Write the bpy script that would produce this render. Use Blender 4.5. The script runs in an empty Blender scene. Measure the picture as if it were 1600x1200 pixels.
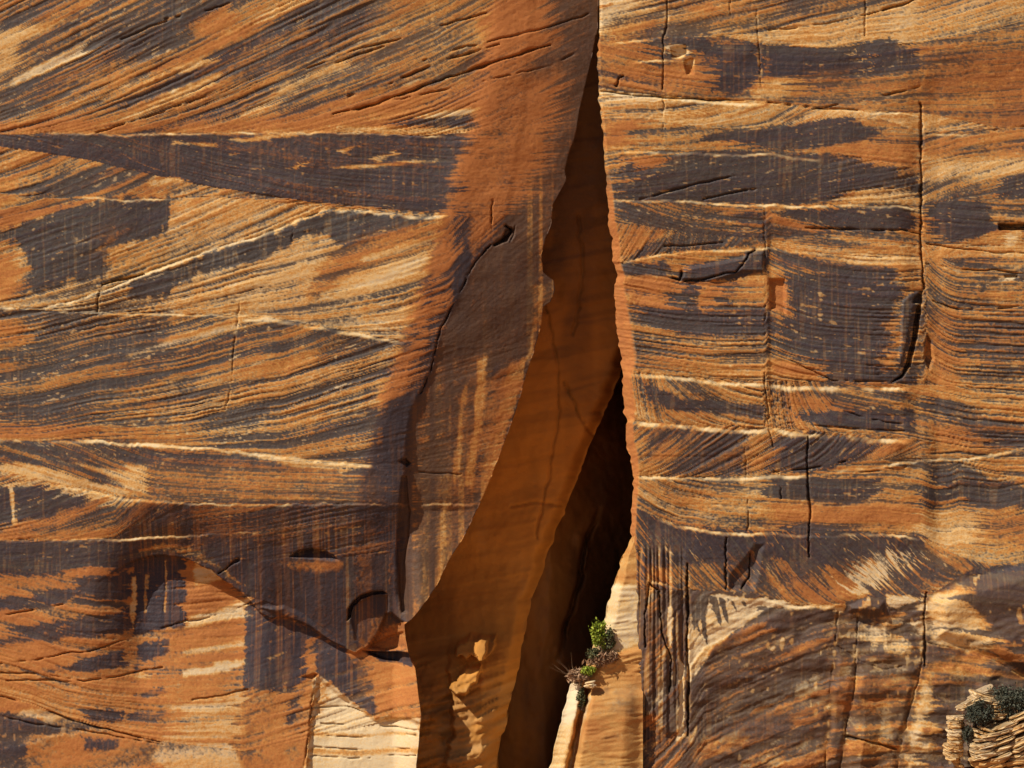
import bpy, math, random
import numpy as np

# ---------------------------------------------------------------- scene, camera, light
S = bpy.context.scene
COL = S.collection
PX = 0.04                      # metres of cliff per survey unit
ZC = 50.0                      # height of the middle of the view above the canyon floor
DIST = 220.0
def W(u, v, y=0.0):
    return ((u - 800.0) * PX, y, ZC + (600.0 - v) * PX)

cam_d = bpy.data.cameras.new('camera'); cam = bpy.data.objects.new('camera', cam_d); COL.objects.link(cam)
cam.location = (0, -DIST, ZC); cam.rotation_euler = (math.radians(90), 0, 0)
cam_d.sensor_width = 36; cam_d.lens = 36 * DIST / 64.0; cam_d.clip_start = 1; cam_d.clip_end = 5000
S.camera = cam

SUN_AZ, SUN_EL = 55.0, 45.0    # azimuth left of the wall's normal, elevation
a, e = math.radians(SUN_AZ), math.radians(SUN_EL)
to_sun = np.array([-math.sin(a) * math.cos(e), -math.cos(a) * math.cos(e), math.sin(e)])
w = bpy.data.worlds.new('World'); S.world = w; w.use_nodes = True
nt = w.node_tree; bg = nt.nodes['Background']
sky = nt.nodes.new('ShaderNodeTexSky'); sky.sky_type = 'NISHITA'; sky.sun_disc = False
sky.sun_elevation = e; sky.sun_rotation = math.atan2(to_sun[0], to_sun[1]); sky.altitude = 1500
nt.links.new(sky.outputs[0], bg.inputs[0]); bg.inputs[1].default_value = 0.05
sd = bpy.data.lights.new('sun', 'SUN'); sd.energy = 4.6; sd.angle = math.radians(0.55); sd.color = (1.0, 0.93, 0.82)
so = bpy.data.objects.new('sun', sd); COL.objects.link(so)
from mathutils import Vector
so.rotation_euler = Vector(to_sun.tolist()).to_track_quat('Z', 'Y').to_euler(); so.location = (-60, -80, 140)
S.view_settings.view_transform = 'Standard'; S.view_settings.look = 'None'
S.view_settings.gamma = 1; S.view_settings.use_curve_mapping = False; S.view_settings.exposure = 0.36
S.cycles.max_bounces = 8; S.cycles.diffuse_bounces = 5

# ---------------------------------------------------------------- small numpy tools
RT = np.random.RandomState(7).rand(16, 256, 256).astype(np.float32) * 2 - 1
def N2(x, y, k=0):
    x = np.asarray(x, np.float32); y = np.asarray(y, np.float32)
    xi = np.floor(x); yi = np.floor(y); fx = x - xi; fy = y - yi
    xi = xi.astype(np.int32); yi = yi.astype(np.int32)
    fx = fx * fx * (3 - 2 * fx); fy = fy * fy * (3 - 2 * fy)
    T = RT[k % 16]; x0 = xi & 255; x1 = (xi + 1) & 255; y0 = (yi + 17 * (k // 16)) & 255; y1 = (y0 + 1) & 255
    a0 = T[y0, x0]; b0 = T[y0, x1]; c0 = T[y1, x0]; d0 = T[y1, x1]
    p = a0 + (b0 - a0) * fx; q = c0 + (d0 - c0) * fx
    return p + (q - p) * fy
def FB(x, y, k=0, o=3):
    s = 0; amp = 1.0; t = 0
    for i in range(o):
        s = s + amp * N2(x * 2 ** i + 3.1 * i, y * 2 ** i + 7.7 * i, k + i); t += amp; amp *= 0.55
    return s / t
def SM(a, b, x):
    t = np.clip((x - a) / (b - a), 0, 1); return t * t * (3 - 2 * t)
def P(s):
    return np.array([[float(q) for q in t.split(',')] for t in s.split()], np.float32)
def fu(s):
    p = P(s); return lambda x: np.interp(x, p[:, 0], p[:, 1]).astype(np.float32)
def fv(s):
    p = P(s); return lambda y: np.interp(y, p[:, 1], p[:, 0]).astype(np.float32)
def seg_d(U, V, p, closed):
    d = np.full(U.shape, 1e9, np.float32); n = len(p)
    for i in range(n if closed else n - 1):
        x0, y0 = p[i]; x1, y1 = p[(i + 1) % n]; dx, dy = x1 - x0, y1 - y0
        t = np.clip(((U - x0) * dx + (V - y0) * dy) / (dx * dx + dy * dy + 1e-6), 0, 1)
        d = np.minimum(d, (U - x0 - t * dx) ** 2 + (V - y0 - t * dy) ** 2)
    return np.sqrt(d)
def sdf(U, V, p):              # positive inside
    d = seg_d(U, V, p, True); ins = np.zeros(U.shape, bool); n = len(p)
    for i in range(n):
        x0, y0 = p[i]; x1, y1 = p[(i + 1) % n]
        if y0 == y1: continue
        ins ^= ((y0 > V) != (y1 > V)) & (U < (x1 - x0) * (V - y0) / (y1 - y0) + x0)
    return np.where(ins, d, -d)

# ---------------------------------------------------------------- survey of the rock face
# edges of the two slabs along the cleft
EL = fv('935,-800 936,0 935,42 928,80 917,125 906,175 897,215 889,235 884,262 887,280 876,300 866,318 862,345 852,370 846,398 850,425 866,436 868,452 860,470 848,478 845,505 838,535 830,562 818,606 802,655 785,705 765,752 745,797 724,838 701,880 681,918 657,952 643,969 631,978 632,1002 640,1030 650,1044 655,1090 658,1120 654,1150 652,1200 650,2000')
ER = fv('937,-800 937,0 937,42 934,66 934,110 938,138 936,158 940,190 944,235 945,262 950,308 950,345 955,372 957,408 966,432 960,444 962,470 965,505 968,540 973,582 974,612 976,645 980,655 979,690 986,714 990,737 989,762 987,790 986,832 990,842 994,872 996,1000 996,2000')
SW = fv('4,0 5,250 9,300 14,380 12,432 16,450 22,500 26,560 14,590 20,640 10,660 14,700 9,740 9,790 8,832 3,850 2,2000')
SALM = fv('790,-200 766,90 742,200 716,262 696,330 672,400 650,480 628,530 604,600 586,660 572,712 560,760 552,800 600,860 640,960 700,1000 760,1060 800,1200')
CRK = fv('830,0 812,200 790,330 765,382 742,408 722,448 704,484 690,510 684,530 672,580 657,612 640,646 634,700 632,742 624,790 620,860 618,930 628,975 660,990 800,1100')

LB = [  # base curve, dip of the laminae, h0, base varnish, base tone, streak strength, relief, lamina size
 ('0,209 200,210 400,206 560,208 680,212 760,204 940,178', '-60,29 300,27 600,24 940,18', 24, .60, .60, .62, 1.0, 9),
 ('0,229 70,238 150,253 250,276 330,292 420,305 480,315 560,322 700,333 940,330', '-60,-4 300,-5 940,6', 6, .84, .50, .40, .35, 6),
 ('0,303 70,309 200,311 270,309 330,307 420,312 480,319 560,325 700,335 940,333', '-60,26 400,24 940,10', 4, .46, .60, .60, .8, 10),
 ('0,361 60,340 120,320 156,311 270,310 331,308 420,313 481,320 561,326 701,336 940,334', '-60,17 400,17', 3, .40, .55, .55, .5, 9, '0,361 900,361'),
 ('0,481 60,480 110,470 160,455 210,432 250,420 300,400 350,382 400,369 450,350 490,334 520,326 562,328 620,333 702,337 940,335', '-60,20 200,24 520,25 940,10', 10, .30, .72, .42, .6, 8, '0,481 900,481'),
 ('0,482 60,485 120,488 200,490 300,491 370,492 400,493 430,497 480,505 560,520 600,528 630,534 700,541 940,545', '-60,22 200,24 450,28 700,30 940,8', 14, .28, .74, .50, .8, 8),
 ('0,686 60,690 150,688 250,695 330,700 400,708 440,716 520,721 560,726 640,733 940,740', '-60,14 150,16 300,23 450,24 640,22 940,22', 22, .64, .68, .72, .95, 8),
 ('0,737 50,746 100,757 150,768 200,777 250,782 330,786 400,787 745,788 940,790', '-60,-3 150,-14 220,-10 250,-2 640,-2 940,10', 8, .58, .56, .45, .55, 6),
 ('0,843 60,845 120,843 180,842 250,838 330,835 400,832 620,800 940,800', '-60,24 180,26 300,8 940,8', 16, .66, .52, .5, .7, 8),
 ('0,892 60,896 140,884 200,874 280,868 345,900 384,932 440,950 500,1000 552,1022 600,985 630,975 940,975', '-60,-2 200,8 600,10', 3, .80, .50, .38, .4, 8, '-60,900 200,890 700,860'),
 ('0,1086 50,1100 100,1120 150,1135 250,1158 380,1175 470,1160 660,1120 940,1120', '-60,1 60,3 130,9 360,12 660,6', 16, .28, .44, .34, .8, 15),
 ('0,2100 900,2100', '-60,2 900,2', 4, .30, .44, .34, .7, 14),
]
RB = [
 ('930,66 1030,59 1130,55 1190,50 1290,24 1360,10 1440,-4 1600,-30 1700,-40', '900,14 1440,18 1700,15', 6, .52, .60, .55, .7, 8, '900,66 1700,66'),
 ('930,67 1030,60 1130,56 1200,70 1290,76 1360,66 1440,66 1600,40 1700,35', '900,10 1700,8', 10, .26, .62, .45, .5, 7),
 ('930,137 980,145 1030,150 1100,155 1190,157 1280,168 1330,172 1440,176 1600,205 1700,205', '900,-7 1100,-3 1300,8 1440,10 1520,14 1700,16', 8, .40, .50, .40, .5, 6),
 ('930,187 1000,185 1040,190 1100,200 1200,203 1260,190 1320,184 1380,186 1440,206 1600,197 1700,195', '900,10 1020,24 1280,30 1440,16 1700,14', 8, .24, .68, .55, .9, 7),
 ('930,228 1000,232 1060,235 1200,236 1300,240 1440,262 1500,252 1700,246', '900,10 1100,12 1440,9 1700,4', 10, .38, .58, .45, .5, 8),
 ('930,309 1000,311 1100,314 1200,318 1300,318 1440,322 1500,312 1700,310', '900,14 1200,18 1440,20 1700,12', 22, .50, .60, .45, .7, 7),
 ('930,344 1000,352 1050,360 1100,367 1200,374 1290,365 1440,380 1700,385', '900,-12 1000,-10 1060,-4 1185,0 1205,-14 1270,-12 1330,-1 1440,-4 1700,0', 3, .42, .58, .5, .8, 6),
 ('930,412 970,410 1040,395 1120,388 1200,386 1300,396 1440,402 1700,405', '900,40 1040,34 1140,12 1200,-4 1440,0 1460,-14 1520,0 1700,2', 6, .26, .60, .55, .8, 6),
 ('930,577 1000,582 1060,588 1120,592 1200,595 1300,597 1430,602 1700,610', '900,-8 1000,-3 1190,2 1200,-14 1280,-5 1440,4 1450,-18 1500,-2 1700,3', 4, .44, .58, .55, .9, 7),
 ('930,652 985,655 1020,660 1100,664 1200,668 1300,675 1420,685 1520,700 1700,700', '900,-40 985,-32 1040,-14 1150,-5 1192,-3 1200,-38 1240,-18 1300,-6 1440,-5 1700,-8', 5, .44, .58, .5, .9, 7),
 ('930,742 990,742 1050,745 1160,743 1270,738 1320,722 1440,716 1500,722 1560,742 1700,770', '900,34 1100,28 1300,24 1440,14 1700,10', 18, .42, .56, .55, .9, 8),
 ('930,792 995,793 1030,810 1060,820 1120,828 1200,830 1300,834 1380,832 1440,838 1500,870 1560,886 1700,880', '900,-12 1060,-4 1440,0 1500,16 1700,10', 4, .34, .62, .5, 1.0, 7),
 ('930,918 1060,921 1150,925 1200,932 1240,944 1310,944 1360,931 1440,940 1500,900 1700,880', '900,-40 1200,-34 1440,-30 1700,-20', 4, .46, .48, .55, .6, 8),
 ('930,2100 1700,2100', '900,0 1100,14 1300,8 1700,-18', 8, .80, .50, .62, .9, 6),
]
# stains, fresh rock and some painted light and shade: kind, strength, feather : outline   (D varnish and painted shade, B thin brown varnish and painted shade, G golden, C cream, O orange, S salmon, N brown bare rock)
LP = '''
D .80 14: 130,82 165,65 230,35 260,0 330,-60 460,-60 400,0 330,27 285,55 285,70 240,85 200,92 140,102
D .82 22: 255,118 330,72 400,40 480,10 560,-30 700,-40 600,45 560,70 500,95 440,120 380,128 330,122 280,150 215,174 190,178 230,150
D .72 8: 25,68 100,30 170,-6 205,-6 110,50 30,77
D .66 8: 0,92 40,76 110,48 120,56 40,92 0,104
B .6 12: 160,125 230,118 270,120 180,152
D .62 12: 200,172 300,142 390,130 330,165 220,192
D .72 18: 400,150 470,110 560,80 640,50 660,70 560,110 480,150 400,185
B .62 26: 600,-50 960,-50 925,60 880,110 800,120 720,132 640,112 560,112
C .85 7: 14,134 60,102 140,66 140,82 70,112 22,134
G .85 10: -60,40 60,42 100,30 25,72 20,108 -60,150
G .85 7: 280,105 330,88 334,100 285,116
G .9 7: 190,187 250,150 335,118 330,132 250,162 205,188
G .9 7: 400,28 470,-6 495,-6 400,42
G .7 10: 440,135 540,92 560,100 470,138 400,178 380,180
O .8 8: 235,108 330,65 400,30 400,46 300,92 245,114
O .75 14: -60,200 0,190 100,186 200,194 400,188 560,150 740,122 745,172 560,180 690,205 400,206 -60,208
O .6 10: 300,30 360,10 365,40 310,58
D .9 4: 640,186 700,183 748,185 750,198 690,199 600,195
C .9 4: 645,183 700,173 752,168 752,176 690,184
G .8 5: 520,196 560,198 740,202 740,210 690,210 520,206
G .8 4: 268,220 330,224 330,229 270,226
G .8 4: 370,218 420,212 500,206 440,214 390,222
G .75 4: 575,250 620,236 618,242 580,254
G .75 4: 515,262 560,258 650,252 690,250 560,264
G .7 4: 448,264 470,252 465,264
G .85 4: 520,235 560,228 530,240
D .8 8: 20,298 60,285 110,266 170,267 240,270 290,284 286,298 150,306
G .95 4: 230,285 268,276 290,282 240,291
O .8 6: -60,330 60,326 150,309 155,311 0,356 -60,362
V .96 10: -40,366 0,362 155,310 265,310 268,330 260,352 252,366 215,378 170,392 164,420 160,432 140,438 110,440 30,463 14,468 22,440 45,420 40,390 22,380 -40,378
O .6 20: -60,390 20,390 44,420 20,470 -60,478
N .5 18: 150,350 190,355 180,390 150,400
B .7 8: 110,455 150,440 155,452 110,466
V .97 8: 205,440 260,424 350,385 400,372 470,345 520,328 600,333 690,340 640,358 560,384 538,402 525,374 480,364 430,394 390,412 340,418 300,430 262,462 220,470 188,470
B .7 14: 150,462 262,470 250,484 110,484
N .6 12: 555,370 690,345 672,392 560,430 480,470 470,440
C .5 10: 455,400 480,400 485,420 500,450 470,440
G .8 10: 370,440 450,400 530,380 500,420 450,440 440,480 370,488
G .7 10: 520,440 690,378 650,420 560,470 500,480
C .6 5: 560,405 690,366 680,374 570,415
C .6 5: 560,442 672,398 668,406 575,450
G .9 5: 590,495 655,466 650,478 610,498
D .84 20: 60,492 260,492 258,540 242,600 130,640 120,680 50,682 -60,664 -60,560 40,540
O .5 14: -60,490 40,500 45,540 -60,560
D .82 12: 285,540 380,510 450,506 520,524 600,544 560,562 400,572 300,562
D .78 14: 240,560 330,545 440,570 400,600 300,640 200,680 140,680 140,650 250,600
C .55 5: 200,555 300,518 380,502 382,508 300,528 210,560
B .7 10: 470,690 540,684 540,704 480,706
O .8 10: -60,656 20,664 140,664 145,680 60,686 -60,686
O .5 12: 100,660 240,676 330,690 240,692 100,688
D .78 6: -60,696 100,698 250,705 400,715 440,724 400,730 240,722 120,711 -60,706
D .8 4: -60,712 60,714 105,717 130,728 128,737 100,734 -60,728
D .85 4: 124,734 160,742 190,752 208,762 190,763 150,752
G .8 6: 110,722 170,735 232,728 228,770 205,766 160,740
G .8 6: 20,722 80,730 150,754 220,774 120,760 -40,736
B .72 14: 236,724 420,728 600,750 600,786 400,786 240,778
G .8 8: 420,712 560,724 552,738 480,732 430,722
D .72 8: 545,745 560,728 610,740 612,780 540,780
C .7 6: -60,745 60,757 120,764 190,776 206,790 190,794 130,782 60,764 -60,752
D .95 6: -60,760 12,760 95,766 150,786 120,800 80,812 28,822 -60,824
W .7 4: 11,757 20,757 28,822 20,822
O .7 8: 25,818 80,806 160,780 160,790 90,820 0,838
O .5 8: -60,836 100,830 180,826 180,842 -60,848
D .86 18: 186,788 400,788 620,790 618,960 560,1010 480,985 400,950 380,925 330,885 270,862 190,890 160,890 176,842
D .7 20: 530,808 616,803 614,925 560,925 535,905
D .6 24: 290,800 400,796 520,812 470,850 380,840 300,830
O .4 10: 428,880 450,874 490,878 530,880 532,884 480,898 440,892
D .8 10: 395,958 460,960 545,1020 480,1010
D .95 8: -60,850 60,848 165,850 215,862 196,884 140,882 60,897 -60,900
D .9 6: -60,945 60,930 125,918 120,936 60,950 -60,958
D .9 8: 130,902 205,895 206,936 150,942 130,926
D .88 7: 140,966 205,952 200,985 120,997 85,986 100,970
D .85 6: 20,984 90,970 95,980 50,992
D .85 6: -60,1008 60,990 130,985 90,1000 -60,1016
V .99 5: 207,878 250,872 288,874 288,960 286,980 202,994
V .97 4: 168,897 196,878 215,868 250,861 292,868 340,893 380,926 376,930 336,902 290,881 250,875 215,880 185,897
D .9 4: 128,1030 192,1018 196,1040 125,1049 90,1044
D .85 4: 44,1046 90,1040 90,1050 44,1050
V .9 5: 210,1010 263,998 262,1024 212,1036
D .8 5: 210,1086 256,1074 254,1092 218,1094
D .85 5: 130,1108 192,1110 190,1126 140,1126
D .85 5: 200,1112 255,1112 252,1131 200,1127
D .85 6: -60,1100 50,1120 105,1140 20,1146 -60,1140
D .88 6: 112,1152 180,1155 172,1171 118,1174
D .85 8: -60,1152 40,1160 42,1185 -60,1182
N .45 10: 215,1088 256,1088 254,1210 215,1210
O .55 16: 0,1000 130,1000 120,1030 0,1080
C .5 8: 25,1098 90,1120 90,1130 40,1118
U .9 3: 202,902 210,902 208,960 204,990 200,960
U .6 3: 222,900 228,900 224,960 221,960
U .7 3: 252,878 257,878 255,960 251,960
V .96 6: 216,1010 260,1000 258,1026 214,1034
V .8 8: 205,1040 216,1040 214,1070 206,1070
O .8 6: 286,870 300,880 300,965 288,968
W .8 5: 300,880 318,890 345,905 340,912 302,918
U .35 5: 214,861 250,848 292,854 335,878 382,916 380,926 335,889 290,866 250,860 215,868
O .75 6: 300,916 340,908 384,940 330,960 300,962
C .8 5: 288,970 345,955 384,934 386,968 350,972 290,986
O .85 6: 268,990 384,972 384,1000 270,1025
C .6 4: 290,1020 384,1002 384,1010 290,1028
O .8 5: 262,1032 384,1012 384,1026 280,1046
W .8 5: 282,1050 384,1030 384,1042 340,1054 285,1060
O .8 8: 280,1062 372,1050 345,1094 285,1097
C .55 12: 285,1102 384,1084 384,1108 310,1124 275,1118
C .45 12: 262,1136 380,1122 376,1150 300,1158 262,1160
C .5 12: 258,1172 374,1162 372,1210 256,1210
G .7 6: 195,1058 230,1050 225,1064 190,1066
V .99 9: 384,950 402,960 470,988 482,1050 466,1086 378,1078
N .8 8: 378,1080 402,1082 402,1210 374,1210
O .85 7: 425,1084 452,1084 448,1210 420,1210
D .7 6: 450,1082 470,1080 462,1130 448,1125
N .7 10: 400,1100 425,1100 420,1210 400,1210
O .85 5: 476,1022 488,1022 490,1052 478,1054
O .7 5: 462,1056 486,1054 484,1100 468,1105
V .93 7: 488,1000 540,1024 584,1070 588,1126 560,1116 525,1080 488,1056
B .8 10: 540,1030 575,1040 578,1110 560,1100
C .5 4: 415,1030 446,1018 446,1024 418,1036
O .6 12: 575,1040 652,1040 656,1092 600,1108 582,1100
W .92 5: 488,1058 512,1072 530,1088 586,1126 655,1122 656,1210 474,1210 482,1120
O .6 4: 500,1070 510,1072 508,1118 500,1114
N .5 8: 600,1105 655,1095 655,1130 600,1130
N .55 4: 478,1172 560,1176 655,1170 655,1178 560,1184 478,1180
N .45 3: 480,1148 560,1152 655,1146 655,1151 560,1157 480,1153
O .6 5: 478,1120 486,1066 496,1072 490,1130 484,1200 472,1200
S .85 22: 760,20 850,-50 870,60 800,120 772,200 748,300 722,330 708,400 692,470 672,520 655,590 604,640 598,610 622,560 650,505 670,440 690,370 705,310 720,250 735,205 742,140
S .7 30: 750,130 880,110 870,200 850,260 800,330 760,380 730,390 750,260
N .7 14: 774,120 792,120 792,210 786,260 772,240
N .6 10: 806,130 816,130 812,200 804,200
B .72 22: 880,110 925,70 906,180 886,240 868,315 846,400 820,480 800,420 815,330 850,250
B .86 24: 765,390 850,400 838,530 800,640 740,780 660,940 630,960 632,760 660,640 700,520
B .5 16: 720,560 750,560 745,760 700,860 680,860 705,700
B .6 6: 735,800 744,790 716,850 705,880 704,840
U .55 5: 745,565 762,558 753,660 737,760 727,762 738,660
U .45 5: 718,622 728,604 722,720 712,765 705,745
U .55 6: 796,572 822,560 802,640 776,722 764,742 780,640
U .4 4: 686,800 694,800 690,890 682,930
U .35 3: 836,447 866,437 867,452 858,470 846,478 842,504 832,560 824,560 834,500
V .72 4: 766,580 781,570 766,680 747,760 739,752 755,660
V .6 4: 700,640 710,630 704,740 694,780
S .4 8: 755,600 800,560 812,600 790,670 760,745 738,790 745,720
B .5 6: 660,800 668,800 666,930 660,930
B .5 6: 688,790 694,790 692,880 686,900
N .8 12: 575,965 632,985 640,1020 560,1022
B .7 8: 580,965 600,960 608,985 600,1015 565,1018
D .9 2: 560,1022 638,1022 642,1044 600,1038
'''  # shade under the arch lip and notch, and lit lip rim, are painted in
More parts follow.
